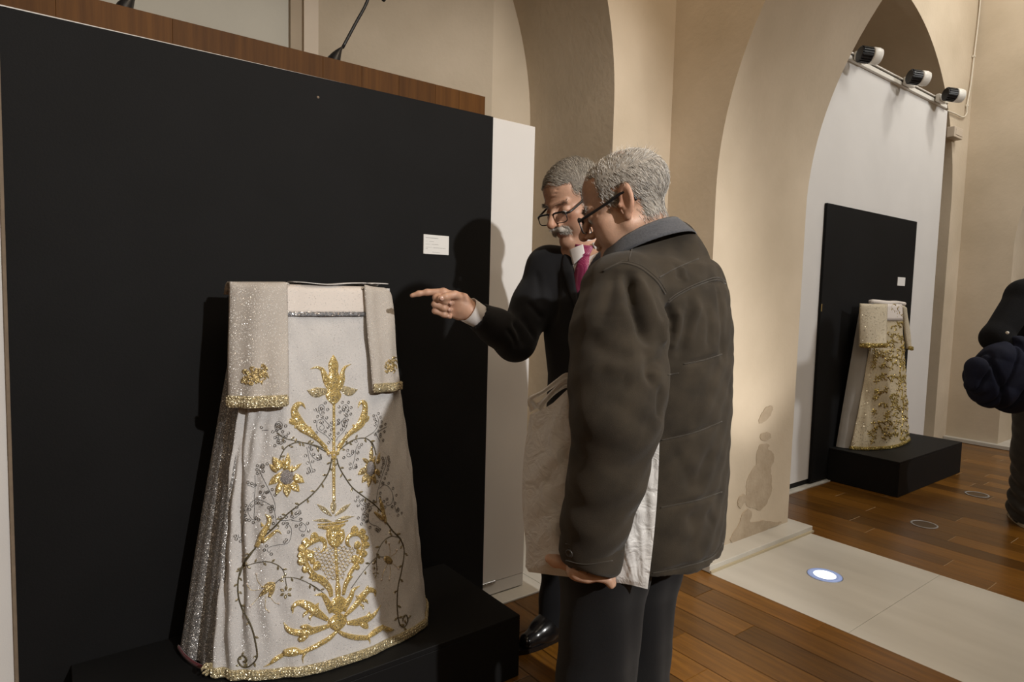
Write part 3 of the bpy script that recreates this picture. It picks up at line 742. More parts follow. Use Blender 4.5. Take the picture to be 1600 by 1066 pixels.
# ---------------------------------------------------------------- embroidery
A_ = (400, 540, 6.6625); B_ = (360, 690, 8.883); C_ = (500, 690, 8.883); D_ = (360, 780, 8.883); E_ = (450, 780, 8.883)
F_ = (400, 900, 6.6625); G_ = (350, 860, 10.66); H_ = (560, 800, 5.333); K_ = (280, 960, 8.0)
def motif(name, items, mat, label=None, h=.004, kind=None):
    if name in ('dark_vein', 'stamen_thread') and len(items) > 1:
        for it in items: motif(name, [it], mat, label, h)
        return
    S = Stitcher(FB)
    for it in items: S.stroke(it[1], it[2], it[0], it[3] if len(it) > 3 else h)
    return S.done(name, mat, fp, label, kind)
motif('embroidered_flower', [
    (A_, [(805, 95), (806, 190), (808, 300)], [4, 115, 95]),
    (A_, [(808, 280), (810, 380), (808, 480)], [110, 150, 60], .006),
    (A_, [(562, 246), (630, 228), (690, 255), (715, 320), (745, 400), (790, 470)], [4, 25, 50, 72, 80, 60], .005),
    (A_, [(992, 193), (930, 225), (900, 280), (895, 350), (870, 420), (830, 480)], [4, 30, 50, 70, 78, 60], .005),
    (A_, [(805, 465), (806, 520), (808, 575), (809, 615)], [150, 190, 130, 30], .006)], M_gold, 'gold tulip-shaped finial')
motif('embroidered_leaf', [(A_, [(530, 468), (620, 490), (735, 475)], [4, 115, 60])], M_gold2)
motif('embroidered_leaf', [(A_, [(1060, 458), (970, 482), (885, 440)], [4, 105, 60])], M_gold2)
motif('embroidered_stem', [(A_, [(809, 600), (810, 840), (810, 1066)], 30), (B_, [(1432, -10), (1434, 160)], 44), (B_, [(1434, 230), (1434, 520), (1436, 830)], 46)], M_gold, h=.005)
motif('stem_knot', [(B_, [(1340, 165), (1430, 170), (1500, 165)], [50, 70, 50], .006), (B_, [(1434, 150), (1434, 250)], [80, 80], .006)], M_gold)
motif('scroll_leaf', [
    (A_, [(517, 662), (482, 612), (430, 618), (398, 680), (428, 770), (480, 850), (560, 905), (640, 975), (730, 1066)], [4, 34, 64, 80, 110, 110, 84, 48, 38], .006),
    (A_, [(450, 770), (390, 790), (345, 785)], [90, 90, 50]), (A_, [(470, 840), (400, 840)], [70, 50]), (A_, [(545, 880), (570, 845)], [50, 20]),
    (B_, [(1235, -5), (1300, 75), (1365, 165)], [54, 54, 50])], M_gold)
motif('scroll_leaf', [
    (A_, [(1060, 652), (1083, 598), (1125, 598), (1135, 670), (1108, 780), (1060, 850), (960, 930), (845, 1066)], [4, 34, 58, 64, 92, 80, 50, 32], .006),
    (A_, [(1110, 790), (1150, 760), (1168, 735)], [70, 70, 30]), (A_, [(1030, 850), (1005, 825)], [40, 16]),
    (C_, [(330, -5), (290, 60), (235, 165)], [46, 46, 40])], M_gold)
motif('dark_vein', [(A_, [(436, 705), (448, 800), (475, 895)], 11), (A_, [(1116, 690), (1100, 850)], 10), (A_, [(808, 125), (808, 170)], 12),
    (G_, [(650, 610), (750, 590), (830, 570)], 22), (G_, [(610, 750), (700, 660), (770, 610)], 22), (G_, [(750, 740), (780, 660), (820, 600)], 20)], M_rust, h=.0075)
def ropes(items, mat, name='embroidered_vine', h=.0028): return motif(name, items, mat, h=h)
VINES = [
    [(B_, [(680, 280), (700, 200), (760, 95), (850, 35), (950, 12), (1080, 30), (1200, 75), (1345, 155)], 17)],
    [(A_, [(215, 910), (300, 965), (400, 990), (500, 1012), (620, 1040), (700, 1070)], 10)],
    [(C_, [(235, 160), (290, 100), (370, 40), (460, -8)], 17), (A_, [(900, 1062), (960, 1012), (1040, 975), (1130, 965), (1190, 1000), (1217, 1070)], 12), (C_, [(715, 0), (750, 80), (775, 185)], 17), (A_, [(1130, 965), (1222, 905)], 8)],
    [(B_, [(1405, 235), (1390, 320), (1350, 450), (1240, 620), (1100, 770), (940, 890), (800, 1000), (720, 1078)], 20), (D_, [(730, 260), (690, 300), (600, 400), (460, 528)], 24)],
    [(D_, [(350, 680), (240, 800), (170, 930), (125, 1060)], 26), (G_, [(480, 20), (380, 160), (290, 290), (245, 440), (228, 580), (235, 740), (265, 880), (342, 1062)], 27), (K_, [(820, -8), (870, 80), (930, 240), (975, 480), (960, 570), (880, 650), (800, 660), (742, 600), (745, 545), (800, 520), (848, 560), (835, 600), (798, 588)], 20)],
    [(C_, [(232, 235), (260, 340), (330, 470), (450, 640), (600, 760), (760, 880), (885, 1015)], 17)],
    [(E_, [(1370, 330), (1450, 440), (1545, 540), (1590, 620)], 20), (H_, [(345, 215), (375, 290), (378, 370), (355, 510), (330, 620), (322, 760), (330, 880), (350, 948), (385, 955), (410, 910), (400, 862), (375, 872), (370, 912)], 11)],
    [(G_, [(300, 285), (400, 250), (560, 205), (720, 190), (860, 230), (960, 300), (1010, 400), (1040, 590)], 15)],
    [(G_, [(860, 548), (940, 480), (1050, 452), (1200, 465), (1400, 545), (1590, 680)], 13), (F_, [(560, 80), (640, 130), (725, 200)], 8)],
    [(H_, [(208, 375), (150, 380), (80, 450), (0, 550)], 6)], [(H_, [(345, 215), (270, 205), (205, 250), (160, 340), (150, 400), (155, 490)], 6)],
    [(F_, [(990, 130), (1040, 60), (1085, -5)], 8)],
]
LV = Stitcher(FB)
rs = random.Random(5)
for v in VINES:
    ropes(v, M_rope)
    for T, P, w in v:   # paired leaf spangles along each vine
        Q = LV.pts(P, T); L = sum(math.dist(Q[i], Q[i+1]) for i in range(len(Q)-1)); n = int(L/13)
        if n < 2: continue
        R = cat(Q, n+2); sgn = 1
        for i in range(1, n+1):
            t = R[min(i+1, n+1)]-R[i-1]; t = t/np.linalg.norm(t); s_ = np.array((-t[1], t[0]))*sgn; sgn = -sgn
            d = s_*.8+t*.6; p = R[i]+s_*1.0
            LV.stroke([tuple(p), tuple(p+d*3.4), tuple(p+d*6.6)], [1.2, 4.0, .6], h=.002, n=5)
for c, r0 in (((1035, 700), 60),):
    for dx, dy in ((0, -1), (-.85, -.5), (.85, -.62), (-.87, .5), (-.12, 1), (.75, .55)):
        LV.stroke([(c[0]+dx*35, c[1]+dy*25), (c[0]+dx*75, c[1]+dy*75), (c[0]+dx*115, c[1]+dy*115)], [10, 56, 6], G_, .0022, 6)
for dx, dy in ((-3, -4), (3, -4), (-4, 2), (4, 2), (0, 6), (1, 1)):
    LV.stroke([(587+dx*.5, 893+dy), (587+dx*1.2, 893+dy*1.9)], [3.6, .8], h=.002, n=5)
LV.done('leaf_spangles', M_leaf, fp, None, 'stuff')
# flowers
S = Stitcher(FB)
for a, b, w in (((800, 158), (790, 370), 84), ((588, 212), (700, 380), 124), ((542, 318), (660, 410), 92), ((530, 608), (690, 470), 112), ((632, 748), (710, 570), 92), ((790, 778), (782, 600), 114), ((958, 702), (850, 580), 114), ((1028, 574), (880, 480), 122), ((992, 304), (850, 410), 62), ((730, 230), (750, 390), 60), ((865, 330), (820, 420), 60)):
    S.stroke([a, ((a[0]+b[0])/2, (a[1]+b[1])/2), b], [4, w, w*.75], B_, .0045)
S.dome(360+780/8.883, 690+492/8.883, 14.5, .004)
S.done('sunflower', M_gold, fp, 'gold sunflower on the left')
S = Stitcher(FB); S.dome(360+782/8.883, 690+495/8.883, 11.4, .0085, 12.6); S.done('flower_centre', M_beads, fp, 'grey beaded flower centre')
S = Stitcher(FB)
for a, b, w in (((715, 62), (708, 270), 66), ((588, 232), (670, 290), 60), ((522, 466), (640, 380), 95), ((578, 578), (660, 460), 96), ((670, 642), (692, 480), 76), ((772, 592), (735, 460), 66), ((827, 478), (775, 390), 74), ((832, 152), (795, 290), 44), ((838, 238), (785, 300), 54), ((760, 200), (740, 300), 50)):
    S.stroke([a, ((a[0]+b[0])/2, (a[1]+b[1])/2), b], [4, w, w*.75], C_, .0045)
S.dome(500+700/8.883, 690+380/8.883, 9.4, .004, 15)
S.done('sunflower', M_goldb, fp, 'gold sunflower on the right')
S = Stitcher(FB); S.dome(500+700/8.883, 690+382/8.883, 7.4, .0085, 12.8); S.done('flower_centre', M_beads, fp)
motif('spindle', [(B_, [(1430, 805), (1428, 900), (1424, 1005)], [8, 100, 30])], M_gold2)
for P, w in (([(400, 68), (500, 150), (605, 235)], [4, 72, 18]), ([(870, 62), (770, 140), (648, 235)], [4, 72, 18]), ([(345, 300), (480, 295), (605, 312)], [4, 52, 14]), ([(918, 242), (780, 265), (655, 303)], [4, 56, 14])):
    motif('embroidered_leaf', [(E_, P, w)], M_gold2)
motif('vase_neck', [(E_, [(408, 352), (520, 350), (620, 338), (735, 325), (832, 300)], [20, 34, 36, 34, 20], .006), (E_, [(418, 385), (520, 400), (620, 385), (720, 375), (790, 350)], [30, 48, 52, 48, 26], .006),
    (E_, [(640, 390), (648, 440), (655, 520), (655, 600), (655, 662)], [250, 180, 250, 220, 100], .008), (E_, [(560, 430), (565, 520), (585, 620)], [60, 80, 40], .009), (E_, [(745, 420), (750, 520), (725, 620)], [60, 80, 40], .009), (E_, [(655, 420), (655, 520), (655, 640)], [60, 84, 50], .010)], M_gold, 'gold vase neck')
motif('vase_stem', [(E_, [(655, 655), (668, 850), (682, 1070)], 42, .005), (F_, [(845, -5), (848, 60), (852, 150), (856, 265)], [28, 34, 64, 40], .007)], M_gold)
def blob(T, x, y, r): return (T, [(x-r*.95, y), (x-r*.4, y), (x+r*.4, y), (x+r*.95, y)], [r*1.2, r*2.6, r*2.6, r*1.2], .0065)
motif('vase_scroll', [(E_, [(448, 752), (500, 690), (510, 610), (460, 556), (380, 568), (290, 620), (230, 680), (218, 780), (250, 900), (310, 1000), (385, 1075)], [15, 44, 62, 74, 84, 78, 68, 72, 74, 78, 80], .009),
    (F_, [(560, -5), (680, 42), (762, 130), (782, 215)], [60, 80, 62, 40], .008), (F_, [(585, 50), (650, 40)], [16, 50]),
    blob(E_, 362, 528, 52), blob(E_, 242, 600, 50), blob(E_, 188, 685, 46), blob(E_, 182, 775, 46), blob(E_, 186, 860, 48), blob(E_, 246, 965, 48), blob(E_, 305, 785, 56), blob(E_, 398, 928, 52), blob(E_, 340, 860, 34), blob(E_, 275, 740, 34)], M_gold, 'left scroll of the gold heart-shaped vase')
motif('vase_scroll', [(E_, [(872, 672), (822, 620), (828, 540), (900, 488), (990, 488), (1042, 560), (1040, 680), (1008, 790), (950, 900), (880, 1000), (836, 1075)], [15, 50, 62, 66, 70, 70, 62, 62, 64, 62, 56], .009),
    (F_, [(985, -5), (935, 80), (908, 195)], [58, 52, 34], .008), blob(E_, 920, 436, 50), blob(E_, 1028, 462, 42), blob(E_, 1072, 545, 38), blob(E_, 1086, 640, 38), blob(E_, 1056, 762, 38), blob(E_, 1018, 858, 34), blob(E_, 962, 950, 30), blob(E_, 960, 640, 44), blob(E_, 926, 838, 46), blob(E_, 972, 730, 28)], M_gold, 'right scroll of the gold heart-shaped vase')
motif('dark_vein', [(E_, [(480, 720), (500, 640), (462, 590), (390, 592), (300, 640), (245, 690), (238, 780), (268, 890), (330, 990)], 16), (E_, [(838, 640), (842, 560), (905, 512), (985, 510), (1026, 570), (1024, 680), (992, 790), (935, 895)], 14)], M_rust, h=.0105)
# lattice of fine gold threads inside the vase
def inpoly(x, y, P):
    c = False
    for i in range(len(P)):
        (x1, y1), (x2, y2) = P[i], P[i-1]
        if (y1 > y) != (y2 > y) and x < (x2-x1)*(y-y1)/(y2-y1)+x1: c = not c
    return c
LP = [(330, 700), (420, 650), (470, 740), (545, 655), (770, 640), (830, 690), (880, 650), (930, 720), (890, 880), (800, 1010), (770, 1130), (540, 1130), (480, 1010), (400, 960), (330, 860)]
S = Stitcher(FB)
for ang, gap in ((math.radians(-38), 46), (math.radians(62), 46), (math.radians(12), 46)):
    d = (math.cos(ang), math.sin(ang)); nn = (-d[1], d[0])
    for k in range(-16, 17):
        run_ = []
        for t in range(-420, 421, 12):
            x = 640+nn[0]*k*gap+d[0]*t; y = 880+nn[1]*k*gap+d[1]*t
            if inpoly(x, y, LP): run_.append((x, y))
            else:
                if len(run_) > 2: S.stroke([run_[0], run_[len(run_)//2], run_[-1]], 8, E_, .0014, 8)
                run_ = []
        if len(run_) > 2: S.stroke([run_[0], run_[len(run_)//2], run_[-1]], 8, E_, .0014, 8)
S.done('thread_lattice', M_goldb, fp, None, 'stuff')
# lower foliage
motif('calyx', [(F_, [(608, 204), (690, 198), (735, 260), (795, 365)], [4, 42, 64, 92], .006), (F_, [(1082, 103), (1012, 150), (980, 230), (900, 355)], [4, 42, 64, 92], .006), (F_, [(852, 220), (852, 290), (852, 350), (852, 395)], [100, 220, 190, 50], .007)], M_gold)
motif('stem_knot', [(F_, [(850, 398), (850, 450), (850, 515), (848, 572)], [90, 205, 190, 40], .008)], M_gold)
for nm, items in (('a', [([(384, 398), (388, 322), (450, 282), (540, 310), (620, 372), (745, 455)], [4, 44, 62, 92, 92, 40]), ([(498, 248), (520, 290), (565, 320)], [6, 50, 50]), ([(655, 282), (632, 310), (640, 365)], [6, 40, 40]), ([(488, 435), (505, 400), (540, 375)], [5, 36, 36]), ([(566, 468), (560, 430), (590, 405)], [5, 30, 30])]),
                  ('b', [([(1240, 220), (1232, 162), (1170, 152), (1100, 222), (1030, 312), (925, 415)], [4, 42, 62, 82, 62, 40]), ([(1168, 98), (1155, 130), (1160, 170)], [5, 40, 40]), ([(1036, 204), (1060, 225), (1085, 250)], [5, 38, 40]), ([(1168, 292), (1145, 258), (1115, 262)], [5, 34, 34]), ([(1116, 355), (1112, 315), (1085, 300)], [5, 28, 28])]),
                  ('c', [([(288, 484), (340, 560), (440, 592), (560, 580), (765, 520)], [4, 52, 72, 82, 40]), ([(442, 640), (470, 655), (530, 610)], [20, 80, 70]), ([(462, 530), (520, 530), (580, 560)], [20, 54, 50])]),
                  ('d', [([(1298, 306), (1230, 402), (1150, 452), (1060, 482), (945, 492)], [4, 42, 82, 80, 38]), ([(1165, 550), (1140, 520), (1100, 490)], [10, 70, 70]), ([(1182, 372), (1175, 400), (1160, 435)], [5, 38, 50])])):
    motif('scroll_leaf', [(F_, P, w, .006) for P, w in items], M_gold)
motif('branch', [(F_, [(845, 575), (760, 652), (660, 712), (540, 772), (470, 800)], [32, 52, 56, 50, 44], .007), (F_, [(480, 795), (390, 790), (290, 800)], [40, 96, 66], .009), (F_, [(300, 810), (200, 870), (140, 920), (78, 948)], [40, 52, 22, 5], .007), (F_, [(490, 915), (488, 850), (520, 792)], [3, 22, 40], .006)], M_gold, 'left lower gold branch')
motif('branch', [(F_, [(845, 568), (920, 612), (1040, 642), (1160, 645)], [30, 46, 56, 48], .007), (F_, [(1160, 640), (1240, 582), (1325, 530)], [40, 66, 50], .009), (F_, [(1310, 535), (1380, 560), (1442, 562)], [44, 50, 4], .007), (F_, [(1186, 715), (1180, 670), (1150, 640)], [3, 22, 40], .006)], M_gold, 'right lower gold branch')
motif('bell_flower', [(G_, [(856, 540), (750, 570), (635, 625)], [10, 84, 20]), (G_, [(850, 550), (700, 670), (580, 785)], [20, 100, 6]), (G_, [(850, 560), (800, 670), (755, 780)], [20, 90, 50])], M_goldb)
motif('flower_bud', [(D_, [(482, 212), (540, 262), (532, 342), (455, 470), (400, 590)], [4, 62, 66, 92, 60], .006), (D_, [(712, 490), (650, 440), (560, 505), (450, 592)], [4, 38, 54, 60], .006), (D_, [(418, 560), (368, 655)], [80, 62], .006), (D_, [(425, 320), (450, 380)], [4, 50])], M_gold)
motif('flower_bud', [(E_, [(1268, -30), (1305, 120), (1335, 260)], [14, 64, 56], .006), (E_, [(1198, 178), (1260, 232), (1330, 292)], [26, 52, 42], .006), (E_, [(1330, 230), (1355, 330)], [60, 40], .006)], M_goldb)
motif('bell_flower', [(H_, [(215, 380), (245, 400), (278, 420)], [30, 66, 30])], M_goldb)
ST = [(G_, [(640, 620), (560, 505), (540, 395)]), (G_, [(620, 655), (450, 662), (385, 560)]), (G_, [(580, 780), (500, 870), (440, 930)]), (G_, [(700, 760), (685, 950), (750, 1025)]), (G_, [(770, 780), (850, 880), (915, 890)]),
      (H_, [(262, 370), (262, 310), (255, 262)]), (H_, [(272, 370), (310, 345), (320, 318)]), (H_, [(275, 425), (315, 455), (335, 470)]), (H_, [(240, 440), (210, 500), (193, 565)]), (H_, [(262, 450), (266, 500), (257, 562)])]
motif('stamen_thread', [(T, P, 5 if T is G_ else 3) for T, P in ST], M_goldb, h=.0012)
SQ = Stitcher(FB); pearl = Stitcher(FB)
for T, P in ST:
    x, y = pearl.pts([P[-1]], T)[0]; pearl.dome(x, y, 2.0, .004)
for x, y in ((1372, 190), (1428, 186)): pearl.dome(360+x/8.883, 690+y/8.883, 2.4, .010)
pearl.done('pearls', pmat('pearl', (.62, .55, .5), .25), fp, None, 'stuff')
CURL = [
    (A_, [(800, 850), (760, 825), (700, 760), (660, 700), (650, 645), (685, 615), (715, 650), (700, 690), (672, 675), (685, 655)], 2),
    (A_, [(780, 1000), (765, 975), (720, 930), (650, 885), (630, 830), (650, 775), (690, 770)], 2), (A_, [(660, 800), (700, 830), (710, 860), (680, 885), (655, 855), (680, 835)], 0),
    (A_, [(830, 840), (890, 790), (940, 730), (965, 660), (945, 620), (910, 625), (895, 665), (915, 690), (935, 665)], 2), (A_, [(838, 1000), (850, 960), (900, 910), (940, 850), (950, 790), (920, 760), (890, 800), (905, 850)], 2),
    (A_, [(300, 965), (240, 920), (200, 870), (200, 815), (240, 790), (275, 820), (265, 870), (240, 870), (240, 845)], 3), (A_, [(290, 970), (220, 985), (220, 1020), (245, 1010)], 2),
    (A_, [(1220, 910), (1260, 850), (1275, 780), (1250, 720)], 2), (A_, [(1230, 915), (1300, 880), (1360, 845)], 2), (A_, [(1240, 920), (1270, 960), (1290, 1000)], 1),
    (B_, [(620, 970), (625, 900), (590, 780), (520, 640), (430, 460), (410, 380), (440, 310), (485, 340)], 2), (D_, [(640, 330), (610, 160), (560, 90), (460, 30), (350, 12), (270, 70), (210, 200), (180, 360), (150, 520), (110, 530), (110, 490)], 1),
    (D_, [(335, -5), (335, 130), (330, 260), (355, 290), (300, 280), (250, 200), (245, 120), (280, 60)], 1), (B_, [(340, 470), (345, 620), (330, 800)], 0), (B_, [(1060, 80), (1090, 230), (1120, 350), (1145, 410), (1125, 440), (1115, 420)], 2),
    (B_, [(1090, 130), (1130, 200), (1200, 260), (1260, 250), (1265, 205), (1225, 190), (1205, 230), (1235, 235)], 1), (D_, [(690, 300), (820, 290), (930, 240), (980, 180), (950, 150), (925, 180)], 2),
    (D_, [(850, 295), (980, 320), (1050, 380), (1030, 450), (970, 440), (955, 400), (985, 390)], 1), (D_, [(760, 310), (830, 380), (850, 450), (830, 560), (780, 620), (640, 640), (540, 670), (510, 710), (540, 740), (565, 705)], -1),
    (C_, [(790, 880), (790, 750), (830, 580), (880, 420), (920, 300), (910, 220)], 2), (C_, [(830, 650), (890, 600), (960, 640), (1010, 740), (1000, 850), (940, 890), (920, 860), (950, 840)], 1), (C_, [(1010, 740), (1030, 870), (1060, 980), (1100, 960)], 2),
    (C_, [(750, 885), (660, 910), (580, 880), (540, 830), (560, 790)], 2), (C_, [(540, 20), (500, 100), (480, 240), (450, 350), (470, 385)], 2), (C_, [(490, 130), (420, 210), (370, 200), (390, 160), (420, 190)], 1),
    (E_, [(1120, 110), (1040, 200), (1020, 290), (1060, 300), (1070, 250), (1040, 230)], 2), (E_, [(1135, 130), (1115, 250), (1140, 340), (1240, 380), (1280, 430), (1245, 465), (1235, 430)], -1),
    (A_, [(60, 885), (130, 880)], 1), (B_, [(235, 600), (330, 640)], 1), (B_, [(480, 680), (440, 760)], 2)]
TH = Stitcher(FB); rs = random.Random(9)
for T, P, mode in CURL:
    TH.stroke(P, 6.5 if T[2] > 7 else 5, T, .0012)
    if not mode: continue
    Q = TH.pts(P, T); L = sum(math.dist(Q[i], Q[i+1]) for i in range(len(Q)-1)); n = max(2, int(L/6.2)); R = cat(Q, n+1)
    for i in range(n+1):
        t = R[min(i+1, n)]-R[max(i-1, 0)]; t = t/(np.linalg.norm(t)+1e-6); s_ = np.array((t[1], -t[0]))
        for sg in ({2: (1, -1), 3: (1, -1), 1: (1,), -1: (-1,)}[mode]):
            if rs.random() < .34: continue
            p = R[i]+s_*sg*(4.4+rs.uniform(-.6, .9)); SQ.ring(p[0], p[1])
            if mode == 3 and rs.random() < .5: p = R[i]+s_*sg*(9.5+rs.uniform(-1, 1)); SQ.ring(p[0], p[1])
TH.done('dark_stitching', M_thread, fp, None, 'stuff'); SQ.done('sequins', M_sequin, fp, None, 'stuff')

# ---------------------------------------------------------------- the vestment beyond the arch
M_c2 = glitter('cream_silk', (.50, .42, .285), (.9, .8, .6), .7, 260, .92, var=.05)
M_c3 = glitter('cream_silk_sleeve', (.52, .45, .33), (.9, .8, .6), .7, 260, .93, var=.05)
M_l2 = pmat('grey_silk', (.40, .38, .355), .55, var=.1, scale=6)
M_g2 = glitter('olive_gold_thread', (.26, .20, .05), (.7, .52, .18), .55, 260, .45, var=.3, vscale=40)
v2 = tag(empty('vestment', (4.86, 2.05, .232)), 'cream vestment with olive-gold foliage on the far plinth beyond the arch', 'vestment')
F2 = Form(.236, 1.240, (4.875, .40, 2.112, .235), (4.855, .235, 2.075, .105), 2.1, 2.6)
def folds2(u, v): return .008*math.sin(u*60+2*math.sin(v*4))*math.exp(-u*6)*(1-v*.5)+.004*math.sin(u*19+v*3)*(1-v)+.002*math.sin(v*30+u*9)
b2, fp2, fr2 = dalmatic(v2, F2, lambda v: (.33+.25*v, 3.06), folds2, None, (M_l2, M_c2), .6, .0015)
bpy.context.view_layer.update(); FB2 = bvh_of(fp2)
s2, s2f = sleeve('sleeve', on(1343, 474, 'Y', 2.02), on(1387, 475, 'Y', 1.935), on(1342, 541, 'Y', 2.00), on(1385, 541, 'Y', 1.885), M_c3, None, .03, .01, 3, 20, 24); keep(s2, v2)
s3, s3f = sleeve('sleeve', on(1409.5, 477, 'Y', 1.985), on(1413, 478, 'Y', 2.045), on(1417, 545, 'Y', 1.985), on(1421, 546, 'Y', 2.04), M_c3, None, .03, .006, 4, 14, 24); keep(s3, v2)
for fn, par, w in ((s2f, s2, .03), (s3f, s3, .03)):
    path = [fn(.01+.48*i/19, .98) for i in range(20)]; nr = [Vector((.3, -1, 0))]*20
    cords('gold_trim', path, nr, w, M_g2, par, 3, .03, .005, up=(0, 0, 1))
def yk2(u, v): return F2(1.25+1.3*u, .885+.115*v, .014)
keep(grid_mesh('yoke', yk2, 24, 6, M_satin, None, .003), v2)
cc = cat([on(1358, 472, 'Y', 2.08), on(1366, 471, 'Y', 2.05), on(1385, 473, 'Y', 2.02), on(1400, 473, 'Y', 2.02), on(1413, 475, 'Y', 2.03)], 20)
keep(tube('collar', [Vector(p) for p in cc], .014, M_satin, None, 8), v2)
path = [fr2(i/49, .01) for i in range(50)]; nr = [(path[min(i+1, 49)]-path[max(i-1, 0)]) for i in range(50)]; nr = [Vector((t.y, -t.x, 0)).normalized() for t in nr]
h2 = cords('hem_braid', path, nr, .022, M_g2, None, 3, .04, .004, up=(0, 0, 1)); keep(h2, v2)
S = Stitcher(FB2); rs = random.Random(12)
def curl2(x, y, a, l, k, w):
    P = []; 
    for i in range(9):
        P.append((x, y)); x += math.cos(a)*l/8; y += math.sin(a)*l/8; a += k*(.10+.09*i)
    S.stroke(P, [w, w, w, w*.9, w*.9, w*.8, w*.8, w*1.3, w*1.8], h=.006, n=14)
    for i in (2, 4, 6):
        b = a+rs.uniform(-2, 2); S.stroke([P[i], (P[i][0]+2.4*math.cos(b), P[i][1]+2.4*math.sin(b)), (P[i][0]+4.6*math.cos(b+.4), P[i][1]+4.6*math.sin(b+.4))], [1, 2.6, .6], h=.006, n=6)
for j in range(10):     # main stem and side scrolls, growing up the front
    y = 688-j*21; cxm = 1406+j*.4+3*math.sin(j)
    S.stroke([(cxm, y), (cxm+2, y-11), (cxm+.4, y-22)], [2.2, 2.6, 2.2], h=.006)
    wl = 36-2.6*j
    for sgn in (-1, 1):
        for m in range(3):
            f = (m+.3)/3; sx = cxm+sgn*wl*f*(.55 if sgn > 0 else 1); 
            curl2(sx, y-rs.uniform(0, 14), -PI/2+sgn*rs.uniform(.1, 1.4), rs.uniform(13, 22), rs.choice((-1, 1))*rs.uniform(.8, 1.5), 1.5)
for k in range(85):
    t = rs.random(); y = 520+170*t; x = 1364-8*t+rs.random()*(48+18*t); b = rs.uniform(0, 6.3)
    for q in range(4): S.stroke([(x, y), (x+2.6*math.cos(b+q*1.57), y+2.6*math.sin(b+q*1.57)), (x+4.6*math.cos(b+q*1.57+.5), y+4.6*math.sin(b+q*1.57+.5))], [.8, 1.8, .6], h=.006, n=5)
S.done('embroidered_foliage', M_g2, fp2, 'olive-gold scrolling foliage', 'stuff')
# ================================================================== smooth-union modelling of figures and clothes
def V(a): return np.array(a, float)
def s_cone(a, b, r1, r2):
    a, b = V(a), V(b); ab = b-a; L = ab@ab
    def f(p):
        q = p-a; t = np.clip(q@ab/L, 0, 1); q = q-t[:, None]*ab; return np.sqrt(np.einsum('ij,ij->i', q, q))-(r1+(r2-r1)*t)
    return f
def s_ell(c, r, R=None):
    c, r = V(c), V(r)
    def f(p):
        q = p-c
        if R is not None: q = q@R
        k0 = np.sqrt(((q/r)**2).sum(1)); k1 = np.sqrt(((q/(r*r))**2).sum(1)); return k0*(k0-1)/np.maximum(k1, 1e-9)
    return f
def s_box(c, h, r, R):
    c, h = V(c), V(h)
    def f(p):
        q = np.abs((p-c)@R)-h+r; return np.sqrt((np.maximum(q, 0)**2).sum(1))+np.minimum(q.max(1), 0)-r
    return f
def s_stack(secs, fx, fy, cap=.02, n=2.3):
    """body as a stack of rounded sections: (z, centre x, centre y, half width along fx, half depth along fy)"""
    S = np.array(sorted(secs), float); fx, fy = V(fx)[:2], V(fy)[:2]
    def f(p):
        z = p[:, 2]; cx, cy, a, b = [np.interp(z, S[:, 0], S[:, i]) for i in (1, 2, 3, 4)]
        q = np.stack([p[:, 0]-cx, p[:, 1]-cy], 1); u = np.abs(q@fx)/a; w = np.abs(q@fy)/b
        rr = (u**n+w**n)**(1/n); d = (rr-1)*np.minimum(a, b)
        dz = np.maximum(S[0, 0]-z, z-S[-1, 0])
        dd = np.maximum(d, -.03)+0
        return np.where(dz > 0, np.sqrt(np.maximum(d, 0)**2+dz**2), np.maximum(d, dz))
    return f
def s_chain(pts):
    """tapering limb through (point, radius) stations"""
    return [s_cone(pts[i][0], pts[i+1][0], pts[i][1], pts[i+1][1]) for i in range(len(pts)-1)]
def in_frame(f, c, R):
    c = V(c)
    return lambda p: f((p-c)@R)
